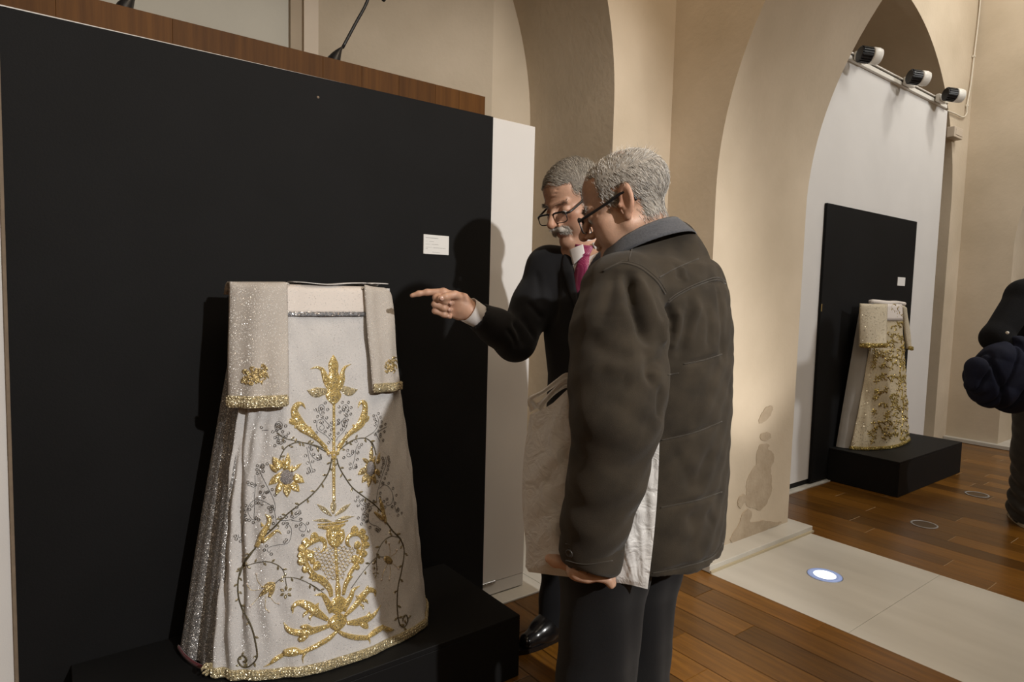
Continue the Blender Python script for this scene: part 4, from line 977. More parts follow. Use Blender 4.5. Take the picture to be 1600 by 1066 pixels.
class Sdf:
    def __init__(s): s.ops = []
    def u(s, f, k=.02): s.ops.append(('u', f, k)); return s
    def sub(s, f, k=.01): s.ops.append(('s', f, k)); return s
    def chain(s, pts, k=.02, first=None):
        for i, f in enumerate(s_chain(pts)): s.u(f, first if (first is not None and i == 0) else k)
        return s
    def ev(s, p, keepops=None):
        d = np.full(len(p), 1e3)
        for i, (o, f, k) in enumerate(s.ops):
            if keepops is not None and i not in keepops: continue
            q = f(p)
            if o == 'u': h = np.maximum(k-np.abs(d-q), 0)/k; d = np.minimum(d, q)-h*h*k*.25
            else: q = -q; h = np.maximum(k-np.abs(d-q), 0)/k; d = np.maximum(d, q)+h*h*k*.25
        return d
    def mesh(s, lo, hi, h, B=12):
        lo = V(lo); nb = np.ceil((V(hi)-lo)/(B*h)).astype(int)
        G = np.stack(np.meshgrid(*[np.arange(n) for n in nb], indexing='ij'), -1).reshape(-1, 3)
        ctr = lo+(G+.5)*B*h; rad = .87*B*h
        act = G[np.abs(s.ev(ctr)) < rad*1.5]
        ND = (nb*B+2).astype(np.int64)
        key = lambda ix: ((ix[..., 0]+1)*ND[1]+ix[..., 1]+1)*ND[2]+ix[..., 2]+1
        g = np.arange(B+1); L = np.stack(np.meshgrid(g, g, g, indexing='ij'), -1).reshape(-1, 3)
        keys, pos, quads = [], [], []
        co = np.array([(i, j, k) for i in (0, 1) for j in (0, 1) for k in (0, 1)])
        ed = [(a, b) for a in range(8) for b in range(a+1, 8) if np.abs(co[a]-co[b]).sum() == 1]
        CH = 24
        for c0 in range(0, len(act), CH):
            A = act[c0:c0+CH]; cc = lo+(A+.5)*B*h
            kp = {i for i, (o, f, k) in enumerate(s.ops) if np.min(f(cc)) < 2.1*rad+k}
            if not kp: continue
            ix = A[:, None, :]*B+L[None]; P = lo+ix.reshape(-1, 3)*h
            D = s.ev(P, kp).reshape(len(A), B+1, B+1, B+1)
            cv = np.stack([D[:, a:a+B, b:b+B, c:c+B] for a, b, c in co], -1)
            ins = (cv < 0).sum(-1); m = (ins > 0) & (ins < 8)
            w = np.argwhere(m)
            if not len(w): continue
            v = cv[m]; acc = np.zeros((len(v), 3)); cnt = np.zeros(len(v))
            for a, b in ed:
                x = (v[:, a] < 0) != (v[:, b] < 0); t = np.where(x, v[:, a]/np.where(x, v[:, a]-v[:, b], 1), 0)
                acc += np.where(x[:, None], co[a]+(co[b]-co[a])*t[:, None], 0); cnt += x
            gi = A[w[:, 0]]*B+w[:, 1:]; keys.append(key(gi)); pos.append(lo+(gi+acc/cnt[:, None])*h)
            for ax in range(3):
                o1, o2 = [(1, 2), (2, 0), (0, 1)][ax]
                sl0 = [slice(None)]+[slice(0, B)]*3; sl1 = list(sl0); sl1[1+ax] = slice(1, B+1)
                d0, d1 = D[tuple(sl0)], D[tuple(sl1)]; e = np.argwhere((d0 < 0) != (d1 < 0))
                if not len(e): continue
                fl = d0[tuple(e.T)] < 0; gi = A[e[:, 0]]*B+e[:, 1:]
                u1 = np.zeros(3, int); u1[o1] = 1; u2 = np.zeros(3, int); u2[o2] = 1
                q = np.stack([key(gi-u1-u2), key(gi-u2), key(gi), key(gi-u1)], 1)
                q[~fl] = q[~fl][:, ::-1]; quads.append(q)
        K = np.concatenate(keys); Pn = np.concatenate(pos); Q = np.concatenate(quads)
        o = np.argsort(K); K = K[o]; Pn = Pn[o]; j = np.searchsorted(K, Q); j = np.minimum(j, len(K)-1)
        ok = (K[j] == Q).all(1); return Pn, j[ok]
def np_mesh(name, P, F, mat, parent=None, cols=None):
    me = bpy.data.meshes.new(name); n, m = len(P), len(F)
    me.vertices.add(n); me.vertices.foreach_set('co', P.astype(np.float32).ravel())
    me.loops.add(m*4); me.loops.foreach_set('vertex_index', F.astype(np.int32).ravel())
    me.polygons.add(m); me.polygons.foreach_set('loop_start', np.arange(0, 4*m, 4, dtype=np.int32))
    me.polygons.foreach_set('use_smooth', np.ones(m, bool)); me.update(calc_edges=True); me.validate()
    if cols is not None:
        a = me.color_attributes.new('Col', 'FLOAT_COLOR', 'POINT'); a.data.foreach_set('color', np.hstack([cols, np.ones((n, 1))]).astype(np.float32).ravel())
    o = mk(name, me, mat)
    if parent is not None: keep(o, parent) if parent.type == 'EMPTY' else setattr(o, 'parent', parent)
    return o
def normals(P, F):
    n = np.cross(P[F[:, 2]]-P[F[:, 0]], P[F[:, 3]]-P[F[:, 1]]); N = np.zeros_like(P)
    for k in range(4): np.add.at(N, F[:, k], n)
    return N/np.maximum(np.linalg.norm(N, axis=1, keepdims=True), 1e-9)
def near_polyline(P, Q, R):
    """distance of each P to polyline Q (only where closer than R), with the position along it 0..1"""
    d = np.full(len(P), 9.0); tt = np.zeros(len(P)); lo = Q.min(0)-R; hi = Q.max(0)+R
    w = np.where(((P > lo) & (P < hi)).all(1))[0]; p = P[w]; dm = np.full(len(w), 9.0); tm = np.zeros(len(w)); n = len(Q)-1
    for i in range(n):
        ab = Q[i+1]-Q[i]; t = np.clip((p-Q[i])@ab/max(ab@ab, 1e-12), 0, 1); dd = np.linalg.norm(p-Q[i]-t[:, None]*ab, axis=1)
        c = dd < dm; dm[c] = dd[c]; tm[c] = (i+t[c])/n
    d[w] = dm; tt[w] = tm; return d, tt
def np_bvh(P, F): return BVHTree.FromPolygons([tuple(p) for p in P], [tuple(int(i) for i in f) for f in F])
def crease(P, F, bvh, lines):
    """press folds into a cloth surface: each line is (pixel points, width m, depth m; negative raises a ridge)"""
    N = normals(P, F); D = np.zeros(len(P))
    for pts, w, amp in lines:
        Q = []
        for x, y in cat(pts, max(6, len(pts)*6)):
            h_ = hit(bvh, x, y)
            if h_: Q.append(h_[0])
        if len(Q) < 3: continue
        Q = np.array([tuple(q) for q in Q]); d, t = near_polyline(P, Q, w*3)
        e = np.clip(t*5, 0, 1)*np.clip((1-t)*5, 0, 1) if amp < .5 else 1
        D -= np.where(d < w*3, amp*np.exp(-(d/w)**2)*e, 0)
    return P+N*D[:, None]
class ClothStitch(Stitcher): pass

def rot_frame(fwd, pitch=0, roll=0):
    """columns: right, forward, up for a head facing fwd, nodding down by pitch, leaning by roll"""
    f = Vector(fwd).normalized(); r = f.cross(Vector((0, 0, 1))).normalized(); u = r.cross(f)
    f2 = f*math.cos(pitch)-u*math.sin(pitch); u2 = u*math.cos(pitch)+f*math.sin(pitch)
    r3 = r*math.cos(roll)+u2*math.sin(roll); u3 = u2*math.cos(roll)-r*math.sin(roll)
    return np.array([[r3.x, f2.x, u3.x], [r3.y, f2.y, u3.y], [r3.z, f2.z, u3.z]])

def head_ops(S, c, R, P=None):
    """a head round the point between the ears, axes: right, forward, up"""
    P = P or {}; es = P.get('ear', 1.0); g = lambda f: in_frame(f, c, R)
    S.u(g(s_ell((0, -.018, .045), (.0745, .098, P.get('crown', .086)))), .02)
    S.u(g(s_ell((0, .028, .045), (.062, .060, .058))), .03)
    S.u(g(s_ell((0, .034, -.030), (.056, .058, .080))), .03)
    j = P.get('jowl', .018)
    for s in (-1, 1):
        S.u(g(s_cone((s*.050, .002, -.050), (s*.012, .066, -.102), j, .020)), .022)
        S.u(g(s_ell((s*.045, .052, -.022), (.022, .026, .018))), .018)
        S.u(g(s_ell((s*.040, .048, -.055), (.024, .026, .028))), .025)
    S.u(g(s_ell((0, .076, -.103), (.021, .019, .018))), .014)
    for s in (-1, 1): S.u(g(s_cone((s*.008, .091, .016), (s*.044, .076, .019), .0085, .0075)), .012)
    for s in (-1, 1):
        S.sub(g(s_ell((s*.032, .099, -.004), (.019, .018, .012))), .014)
        S.u(g(s_ell((s*.032, .0755, -.004), (.0155, .0145, .0125))), .005)
        S.sub(g(s_cone((s*.018, .0925, -.0085), (s*.046, .0840, -.009), .0009, .0007)), .003)
        S.sub(g(s_cone((s*.016, .092, -.020), (s*.042, .084, -.030), .0011, .0008)), .006)
    n = P.get('nose', 1.0)
    S.u(g(s_cone((0, .089, .012), (0, .089+.029*n, -.034), .0075, .0118)), .010)
    S.u(g(s_ell((0, .089+.029*n, -.037), (.0120, .0115, .0105))), .007)
    for s in (-1, 1):
        S.u(g(s_ell((s*.0125, .101, -.041), (.0082, .0125, .0085))), .006)
        S.sub(g(s_ell((s*.0065, .112, -.0485), (.0038, .0055, .0035))), .003)
    S.u(g(s_cone((-.018, .089, -.064), (.018, .089, -.064), .0075, .0075)), .010); S.u(g(s_ell((0, .094, -.0635), (.016, .008, .0055))), .005)
    S.u(g(s_ell((0, .0915, -.0775), (.017, .0085, .0062))), .006)
    S.sub(g(s_cone((-.024, .090, -.0715), (0, .1035, -.0705), .0013, .0016)), .004); S.sub(g(s_cone((.024, .090, -.0715), (0, .1035, -.0705), .0013, .0016)), .004)
    for s in (-1, 1):   # fold from the nose to the mouth corner, lines at the mouth
        S.sub(g(s_cone((s*.018, .099, -.036), (s*.034, .083, -.066), .0012, .0014)), .010)
        S.sub(g(s_cone((s*.034, .083, -.068), (s*.030, .078, -.092), .0009, .0009)), .010)
        S.sub(g(s_cone((s*.058, .060, -.002), (s*.066, .045, .006), .0006, .0005)), .005); S.sub(g(s_cone((s*.058, .060, -.006), (s*.067, .044, -.008), .0006, .0005)), .005)
    for z in (.040, .050, .060): S.sub(g(s_cone((-.035, .0905-(z-.04)*.38, z), (.035, .0905-(z-.04)*.38, z), .0006, .0006)), .006)
    for s in (-1, 1):   # ears
        Re = np.array(Matrix.Rotation(s*.35, 3, 'Z') @ Matrix.Rotation(.18, 3, 'X'))
        S.u(g(s_ell((s*.080, -.016, .004), (.0078, .0188, .0325*es), Re)), .006)
        S.sub(g(s_ell((s*.0885, -.0115, .004), (.0085, .0118, .0215*es), Re)), .004)
        S.u(g(s_cone((s*.0835, -.019, .020), (s*.0815, -.0165, -.012), .0022, .0026)), .004)
        S.u(g(s_ell((s*.0765, -.0065, -.0275*es), (.0055, .0085, .0095))), .006)
        S.u(g(s_ell((s*.078, .0035, -.004), (.0045, .004, .006))), .004)
def skin_cols(P, c, R, base, lips):
    q = (P-V(c))@R; rs = np.random.RandomState(1)
    col = np.tile(V(base), (len(P), 1))
    def add(cc, r, k, w):
        m = np.exp(-(((q-V(cc))/V(r))**2).sum(1))*w; col[:] = col*(1-m[:, None])+V(k)*m[:, None]
    b = V(base); red = b*V((1.02, .74, .68)); dk = b*V((.72, .62, .58))
    for s in (-1, 1):
        add((s*.045, .07, -.03), (.025, .03, .022), red, .5); add((s*.08, -.015, .0), (.012, .025, .04), red, .55)
        add((s*.032, .09, -.016), (.02, .02, .009), dk, .35)
    add((0, .118, -.037), (.016, .016, .014), red, .65)
    add((0, .098, -.071), (.021, .012, .009), V(lips), .75)
    add((0, .075, -.095), (.05, .04, .03), b*V((.90, .88, .88)), .5)
    return col
def skin_mat(name):
    m, nt, b = newmat(name); N = nt.nodes; L = nt.links
    at_ = N.new('ShaderNodeVertexColor'); at_.layer_name = 'Col'
    tc = N.new('ShaderNodeTexCoord'); n = N.new('ShaderNodeTexNoise'); n.inputs['Scale'].default_value = 60; n.inputs['Detail'].default_value = 6
    L.new(tc.outputs['Object'], n.inputs['Vector']); mr = N.new('ShaderNodeMapRange'); mr.inputs['To Min'].default_value = .80; mr.inputs['To Max'].default_value = 1.18
    L.new(n.outputs[0], mr.inputs['Value']); v = N.new('ShaderNodeVectorMath'); v.operation = 'SCALE'; L.new(at_.outputs[0], v.inputs[0]); L.new(mr.outputs[0], v.inputs['Scale'])
    L.new(v.outputs[0], b.inputs['Base Color']); b.inputs['Roughness'].default_value = .48
    b.inputs['Subsurface Weight'].default_value = .12; b.inputs['Subsurface Radius'].default_value = (.012, .005, .003); b.inputs['Subsurface Scale'].default_value = .5
    n2 = N.new('ShaderNodeTexNoise'); n2.inputs['Scale'].default_value = 320; n2.inputs['Detail'].default_value = 4; L.new(tc.outputs['Object'], n2.inputs['Vector'])
    bp = N.new('ShaderNodeBump'); bp.inputs['Strength'].default_value = .25; bp.inputs['Distance'].default_value = .0015; L.new(n2.outputs[0], bp.inputs['Height']); L.new(bp.outputs[0], b.inputs['Normal'])
    return m
def hair_mat(name, c1, c2):
    m, nt, b = newmat(name); N = nt.nodes; L = nt.links
    hi = N.new('ShaderNodeHairInfo'); r = N.new('ShaderNodeValToRGB'); r.color_ramp.elements[0].color = C4(c1); r.color_ramp.elements[1].color = C4(c2)
    L.new(hi.outputs['Random'], r.inputs[0]); L.new(r.outputs[0], b.inputs['Base Color']); b.inputs['Roughness'].default_value = .42; return m
def hair(name, roots, dirs, length, mat, parent, rad=.00042, seg=5, curl=.25, seed=0, droop=0, lk=1.0, flat=0.0):
    """strands growing from the scalp, combed along dirs and lying back on it"""
    rs = np.random.RandomState(seed); n = len(roots); hc = bpy.data.hair_curves.new(name); hc.add_curves([seg]*n)
    T = np.linspace(0, 1, seg); L = length*(.65+.7*rs.rand(n)); jit = rs.normal(0, curl, (n, 3))
    P = np.zeros((n, seg, 3))
    lift, comb = dirs
    d = comb+jit; d -= lift*((d*lift).sum(1, keepdims=True)*flat); d /= np.linalg.norm(d, axis=1, keepdims=True)
    for i, t in enumerate(T):
        P[:, i] = roots+d*(L*t)[:, None]+lift*(L*(.30*t-.30*t*t))[:, None]*lk; P[:, i, 2] -= droop*L*t*t
    hc.position_data.foreach_set('vector', P.astype(np.float32).ravel())
    a = hc.attributes.get('radius') or hc.attributes.new('radius', 'FLOAT', 'POINT')
    a.data.foreach_set('value', np.tile(rad*(1-.65*T), n).astype(np.float32))
    hc.materials.append(mat); o = bpy.data.objects.new(name, hc); COL.objects.link(o); o['kind'] = 'stuff'
    if parent is not None: keep(o, parent) if parent.type == 'EMPTY' else setattr(o, 'parent', parent)
    return o
def glasses(c, R, parent, mat, lensmat, drop=.0, w=.027, h=.0175):
    """spectacles in the head's frame: two rims, bridge, two temples, lenses"""
    c = Vector(c); M = Matrix([list(r) for r in R]); g = lambda p: c+M @ Vector(p)
    for s in (-1, 1):
        pts = []
        for i in range(25):
            a = 2*PI*i/24; ca, sa = math.cos(a), math.sin(a)
            x = w*abs(ca)**.55*(1 if ca > 0 else -1); z = h*abs(sa)**.55*(1 if sa > 0 else -1)
            pts.append(g((s*.033+x, .109-.10*(abs(s*.033+x)-.006)**2*18*.2, -.006+drop+z)))
        bm = bmesh.new(); tube_bm(bm, pts, .0016, 6, False)
        tube_bm(bm, pts[1:12], .0031, 6)
        r_ = frombm('rim', bm, mat, None, True); keep(r_, parent)
        bm = bmesh.new(); f = [bm.verts.new(p) for p in pts[:-1]]; bm.faces.new(f); l_ = frombm('lens', bm, lensmat); keep(l_, parent)
        e = s*(.033+w)
        t = cat([g((e, .106, .004+drop)), g((s*.072, .092, .006+drop)), g((s*.079, .03, .010)), g((s*.0815, -.012, .020)), g((s*.080, -.030, .010)), g((s*.078, -.036, -.008))], 24)
        keep(tube('temple', t, .0034, mat, None, 6), parent)
    keep(tube('bridge', cat([g((-.0075, .110, -.001+drop)), g((0, .1135, .002+drop)), g((.0075, .110, -.001+drop))], 8), .0014, mat, None, 6), parent)
def scalp(P, F, c, R, fn, seed, n):
    """pick hair roots on the head surface where fn(local position, normal) > random"""
    rs = np.random.RandomState(seed); N = normals(P, F); q = (P-V(c))@R
    w = fn(q, N@R); w = np.clip(w, 0, 1); w[np.linalg.norm(q, axis=1) > .2] = 0
    i = rs.choice(len(P), n, p=w/w.sum()); j = rs.normal(0, .0012, (n, 3)); return P[i]+j, N[i], q[i], (N@R)[i]
# ================================================================== the visitors
def cloth(name, col, rough=.85, var=.18, scale=14, bscale=900, bump=.35, sheen=.25, objvar=0):
    return pmat(name, col, rough, 0, var, scale, bump, bscale, sheen=sheen, spec=.25)
M_coat = cloth('brown_grey_cloth', (.036, .0275, .018), .88, .32, 17, sheen=.1)
M_coat2 = cloth('brown_grey_cloth_seam', (.042, .033, .023), .85, .2, 20)
M_knit = cloth('grey_collar_cloth', (.085, .088, .10), .9, .25, 260, bump=.6)
M_suit = cloth('black_suit_cloth', (.0065, .0062, .0075), .75, .1, 10, sheen=.12)
M_trou = cloth('charcoal_trousers', (.0048, .0046, .0055), .8, .12, 10, sheen=.12)
M_shirt = cloth('white_shirt', (.66, .62, .60), .7, .03, 12, 600, .15, .1)
M_shoe = pmat('polished_black_leather', (.008, .007, .007), .22, bump=.05, bscale=90)
M_frame_b = pmat('dark_spectacle_frame', (.012, .011, .012), .3)
M_skin = skin_mat('skin')
m, nt, b = newmat('spectacle_lens'); b.inputs['Base Color'].default_value = (.95, .97, .96, 1); b.inputs['Roughness'].default_value = .02; b.inputs['Alpha'].default_value = .16; b.inputs['Specular IOR Level'].default_value = .8; M_glass = m
m, nt, b = newmat('tie_silk'); N = nt.nodes; L = nt.links
tc = N.new('ShaderNodeTexCoord'); vo = N.new('ShaderNodeTexVoronoi'); vo.inputs['Scale'].default_value = 260; vo.inputs['Randomness'].default_value = 0
L.new(tc.outputs['Object'], vo.inputs['Vector']); r = N.new('ShaderNodeValToRGB'); r.color_ramp.elements[0].position = .18; r.color_ramp.elements[1].position = .3
r.color_ramp.elements[0].color = (.55, .20, .30, 1); r.color_ramp.elements[1].color = (.23, .018, .075, 1); L.new(vo.outputs[0], r.inputs[0]); L.new(r.outputs[0], b.inputs['Base Color']); b.inputs['Roughness'].default_value = .5; M_tie = m

def P3(x, y, d): return tuple(at(x, y, d))
def off(p, v, k): return tuple(Vector(p)+Vector(v)*k)

def shoe(parent, heel, d, size=.28, mat=None, sole=None):
    """laced shoe, heel position on the floor and pointing direction"""
    d = Vector(d).normalized(); w = Vector((-d.y, d.x, 0)); R = np.array([[w.x, d.x, 0], [w.y, d.y, 0], [0, 0, 1]]); c = V(heel); k = size/.28
    g = lambda f: in_frame(f, c, R); S = Sdf()
    S.u(g(s_cone((0, .035*k, .040), (0, .13*k, .040), .036, .042)), .02).u(g(s_cone((0, .13*k, .036), (.006, .215*k, .028), .044, .030)), .03)
    S.u(g(s_cone((0, .05*k, .060), (0, .06*k, .105), .040, .042)), .03).u(g(s_cone((0, .075*k, .075), (0, .15*k, .048), .036, .03)), .03)
    S.sub(g(s_box((0, .12, -.05), (.2, .4, .064), .001, np.eye(3))), .004)
    Pm, F = S.mesh(c-.32, c+.32, .004); up = np_mesh('shoe', Pm, F, mat or M_shoe, parent)
    bm = bmesh.new(); pr = []
    for i in range(28):
        a = 2*PI*i/28; y = .125*k+.155*k*math.sin(a); x = (.040+.010*math.sin(a*1)*(1 if math.sin(a) > 0 else .2))*math.cos(a); pr.append((x, y))
    lo = [bm.verts.new(Vector(heel)+w*x+d*y+Vector((0, 0, .001))) for x, y in pr]; hi = [bm.verts.new(Vector(heel)+w*x+d*y+Vector((0, 0, .018))) for x, y in pr]
    bm.faces.new(lo); bm.faces.new(hi)
    for i in range(28): bm.faces.new((lo[i], lo[(i+1) % 28], hi[(i+1) % 28], hi[i]))
    so = frombm('sole', bm, sole or M_shoe, up)
    bm = bmesh.new()
    for j in range(4):
        y = .085*k+.022*j; z = .098-.015*j
        tube_bm(bm, cat([Vector(heel)+w*x+d*y+Vector((0, 0, z-abs(x)*.45+.004)) for x in (-.024, -.012, 0, .012, .024)], 9), .0022, 5)
    tag(frombm('laces', bm, mat or M_shoe, up, True), kind='stuff')
    return up

def hand_frame(W, K, updir):
    X = (Vector(K)-Vector(W)).normalized(); Z = Vector(updir); Z = (Z-X*Z.dot(X)).normalized(); Y = Z.cross(X)
    return np.array([[X.x, Y.x, Z.x], [X.y, Y.y, Z.y], [X.z, Y.z, Z.z]])

# ------------------------------------------------------------------ man with the moustache, pointing
m1 = tag(empty('person', (1.46, 1.60, 0)), 'man in black suit and magenta tie with grey moustache pointing at the vestment', 'person', 'men looking at the vestment')
H1 = at(897, 317, 2.0); R1 = rot_frame((-1, -.06, 0), math.radians(22), math.radians(-3))
nb1 = P3(918, 388, 2.04)
S = Sdf(); head_ops(S, H1, R1, {'jowl': .019, 'nose': 1.08})
hl = lambda p: tuple(V(H1)+R1@V(p))
S.u(s_cone(hl((0, -.022, -.045)), nb1, .054, .060), .03)
shR, shL = P3(858, 418, 2.09), P3(985, 418, 1.90); ch = P3(925, 470, 2.06); pv = P3(928, 650, 2.12)
S.chain([(nb1, .058), (off(nb1, (0, 0, -1), .08), .06)], .04); S.chain([(shR, .05), (off(nb1, (0, 0, -1), .06), .06), (shL, .05)], .05)
S.chain([(P3(925, 460, 2.10), .085), (P3(926, 560, 2.10), .10), (pv, .115)], .05)
el = P3(805, 533, 2.05); wr_ = P3(738, 487, 1.93)
S.chain([(shR, .048), (el, .038), (wr_, .027)], .02)
W = V(P3(737, 488, 1.925)); K = V(P3(684, 469, 1.895)); RH = hand_frame(W, K, (-.05, -.10, 1)); g = lambda f: in_frame(f, W, RH)
kl = np.linalg.norm(K-W)
S.u(g(s_cone((0, 0, 0), (.035, .002, .002), .026, .028)), .02)
S.u(g(s_box((kl*.62, 0, .002), (kl*.42, .0145, .038), .013, np.eye(3))), .018)
S.u(g(s_cone((.03, .006, .018), (kl*.66, .014, .026), .020, .014)), .015)     # thumb pad
ix = kl-.004
S.chain([(tuple(W+RH@V((ix-.004, -.001, .029))), .0112), (tuple(W+RH@V((ix+.041, -.002, .011))), .0094), (tuple(W+RH@V((ix+.063, -.001, -.001))), .0082), (tuple(W+RH@V((ix+.080, .000, -.013))), .0066)], .006)
for z, ln, fw, r in ((.009, .042, .006, .0100), (-.011, .039, .002, .0098), (-.030, .033, -.006, .0088)):      # curled fingers
    a = (ix+fw-.006, -.001, z); b_ = (ix+fw+.010, ln*.72, z-.001); c_ = (ix+fw-.018, ln*.92, z-.002); d_ = (ix+fw-.038, ln*.62, z-.003)
    S.chain([(tuple(W+RH@V(a)), r*1.08), (tuple(W+RH@V(b_)), r), (tuple(W+RH@V(c_)), r*.93), (tuple(W+RH@V(d_)), r*.8)], .005)
S.chain([(tuple(W+RH@V((.040, .012, .034))), .0145), (tuple(W+RH@V((.072, .030, .034))), .0118), (tuple(W+RH@V((.098, .044, .020))), .0108), (tuple(W+RH@V((.112, .046, .011))), .0088)], .006)
S.chain([(shL, .048), (P3(1000, 545, 1.90), .038), (P3(985, 660, 1.86), .026)], .02); S.u(s_ell(P3(982, 690, 1.85), (.03, .035, .075)), .02)
fR = Vector((1.535, 1.68, 0)); fL = Vector((1.60, 1.43, 0))
kneeR = Vector((1.52, 1.68, .48)); kneeL = Vector((1.53, 1.46, .48)); hipR = Vector(pv)+Vector((0, .09, -.03)); hipL = Vector(pv)+Vector((0, -.09, -.03))
for hp, kn, ft in ((hipR, kneeR, fR), (hipL, kneeL, fL)): S.chain([(tuple(hp), .08), (tuple(kn), .05), (tuple(ft+Vector((0, 0, .10))), .036), (tuple(ft+Vector((-.12, 0, .035))), .022)], .03)
Pb, Fb = S.mesh((.6, .9, 0), (1.9, 2.05, 1.85), .0029)
body1 = np_mesh('body', Pb, Fb, M_skin, m1, skin_cols(Pb, H1, R1, (.54, .315, .215), (.34, .12, .10)))
M_nail = pmat('nail', (.60, .37, .29), .25)
bm = bmesh.new()
for p, n, r in (((.108, .0545, .013), (-.1, 1, .1), .0066), ((ix-.028, .042, .008), (-.5, 1, 0), .0056), ((ix-.032, .038, -.012), (-.5, 1, 0), .0052), ((ix-.037, .031, -.032), (-.5, 1, 0), .0046)):
    lathe_bm(bm, [(r, -.002), (r, .0012), (r*.7, .0022), (.0002, .0026)], look(W+RH@V(p), RH@V(n)), 12)
tag(keep(frombm('fingernails', bm, M_nail, None, True), m1), kind='stuff')

# suit jacket, shirt, tie
S = Sdf(); fx, fy = (-.11, .99, 0), (-.99, -.11, 0)
def sec(px, py, d, a, b_): q = at(px, py, d); return (q.z, q.x, q.y, a, b_)
S.u(s_stack([sec(930, 432, 2.05, .175, .105), sec(930, 470, 2.05, .192, .125), sec(932, 530, 2.07, .190, .130), sec(936, 590, 2.09, .185, .128), sec(936, 660, 2.11, .195, .132), sec(936, 745, 2.13, .200, .135)], fx, fy), .02)
S.chain([(shR, .070), (off(nb1, (0, 0, -1), .070), .070), (shL, .070)], .05)
S.chain([(off(shR, (0, 0, -1), .01), .072), (P3(833, 475, 2.08), .066), (el, .062), (P3(776, 512, 1.99), .054), (P3(752, 497, 1.95), .046)], .03)
S.chain([(off(shL, (0, 0, -1), .01), .072), (P3(1000, 545, 1.90), .062), (P3(985, 650, 1.86), .048)], .03)
S.sub(s_cone(P3(748, 494, 1.945), P3(725, 481, 1.91), .040, .040), .003)
ft = V((-.99, -.11, 0))
S.sub(s_cone(off(P3(926, 392, 1.99), ft, .02), off(P3(914, 488, 1.985), ft, .028), .050, .010), .004)
S.sub(s_cone(nb1, off(nb1, (0, 0, 1), .1), .060, .072), .006)
Pj, Fj = S.mesh((.7, 1.0, .55), (1.9, 2.05, 1.62), .0042); bj = np_bvh(Pj, Fj)
Pj = crease(Pj, Fj, bj, [([(800, 500), (812, 520), (818, 545)], .012, .010), ([(812, 492), (826, 512), (838, 530)], .010, .009), ([(790, 512), (803, 530), (806, 548)], .008, .006), ([(822, 470), (838, 488), (850, 500)], .010, .007), ([(836, 420), (842, 450), (846, 480)], .012, .005), ([(868, 410), (872, 460), (866, 510)], .012, .004)])
jk = np_mesh('jacket', Pj, Fj, M_suit, m1)
bj = np_bvh(Pj, Fj)
ST1 = Stitcher(bj); ST1.stroke([(890, 388), (886, 410), (891, 440), (902, 480)], [10, 20, 20, 6], h=.005); ST1.done('lapel', M_suit, jk)
S = Sdf(); S.u(s_stack([sec(928, 422, 2.05, .145, .098), sec(928, 470, 2.055, .172, .113), sec(932, 540, 2.07, .170, .116)], fx, fy), .02)
S.chain([(shR, .052), (off(nb1, (0, 0, -1), .060), .064), (shL, .052)], .05)
S.u(s_cone(off(nb1, (0, 0, -1), .02), off(nb1, (-.45, -.03, 1), .040), .068, .062), .012); S.sub(s_cone(off(nb1, (-.3, 0, 1), .035), off(nb1, (-.45, 0, 1), .12), .058, .066), .003)
Ps, Fs = S.mesh((.9, 1.0, .9), (1.9, 2.05, 1.62), .004); sh = np_mesh('shirt', Ps, Fs, M_shirt, m1); bs_ = np_bvh(Ps, Fs)
ST1 = Stitcher(bs_); ST1.bm.free()
def wing(A, B, C_, D):
    A, B, C_, D = [Vector(P3(*q)) for q in (A, B, C_, D)]
    return grid_mesh('shirt_collar', lambda u, v: A.lerp(B, u).lerp(D.lerp(C_, u), v)-FWD*(.006*math.sin(PI*u)), 10, 10, M_shirt, sh, .003)
wing((890, 391, 1.985), (911, 382, 1.960), (914, 398, 1.955), (896, 414, 1.968))
wing((925, 380, 1.958), (943, 374, 1.968), (948, 396, 1.972), (936, 406, 1.962))
ST1 = Stitcher(bs_); ST1.stroke([(915, 383), (914, 392), (913, 403)], [36, 30, 18], h=.013); ST1.stroke([(913, 402), (909, 425), (909, 452), (912, 478)], [18, 27, 34, 36], h=.009)
tie = ST1.done('tie', M_tie, m1); tie['label'] = 'magenta dotted silk tie'; tie['kind'] = 'thing'
a = Vector(P3(757, 500, 1.955)); c_ = Vector(P3(731, 484, 1.92)); L_ = (c_-a).length
cuff = lathe('shirt_cuff', [(.037, 0), (.0375, L_*.5), (.0395, L_), (.0365, L_*.99), (.035, L_*.4)], look(a, c_-a), M_shirt, None, 32); keep(cuff, m1)
S = Sdf()
for hp, kn, ft_, in ((hipR, kneeR, fR), (hipL, kneeL, fL)): S.chain([(tuple(hp), .105), (tuple(kn), .078), (tuple(ft_+Vector((-.01, 0, .16))), .067), (tuple(ft_+Vector((-.02, 0, .075))), .066)], .03)
Pt, Ft = S.mesh((1.0, 1.0, 0), (2.0, 2.1, 1.1), .0055)
Ntm = normals(Pt, Ft); Pt = Pt+Ntm*(.004*np.sin(Pt[:, 2]*38+3*np.sin(Pt[:, 0]*20))*np.exp(-((Pt[:, 2]-.15)/.12)**2))[:, None]
np_mesh('trousers', Pt, Ft, M_suit, m1)
shoe(m1, fR+Vector((.055, 0, 0)), (-1, -.03, 0), .29); shoe(m1, fL+Vector((.055, 0, 0)), (-1, -.15, 0), .29)

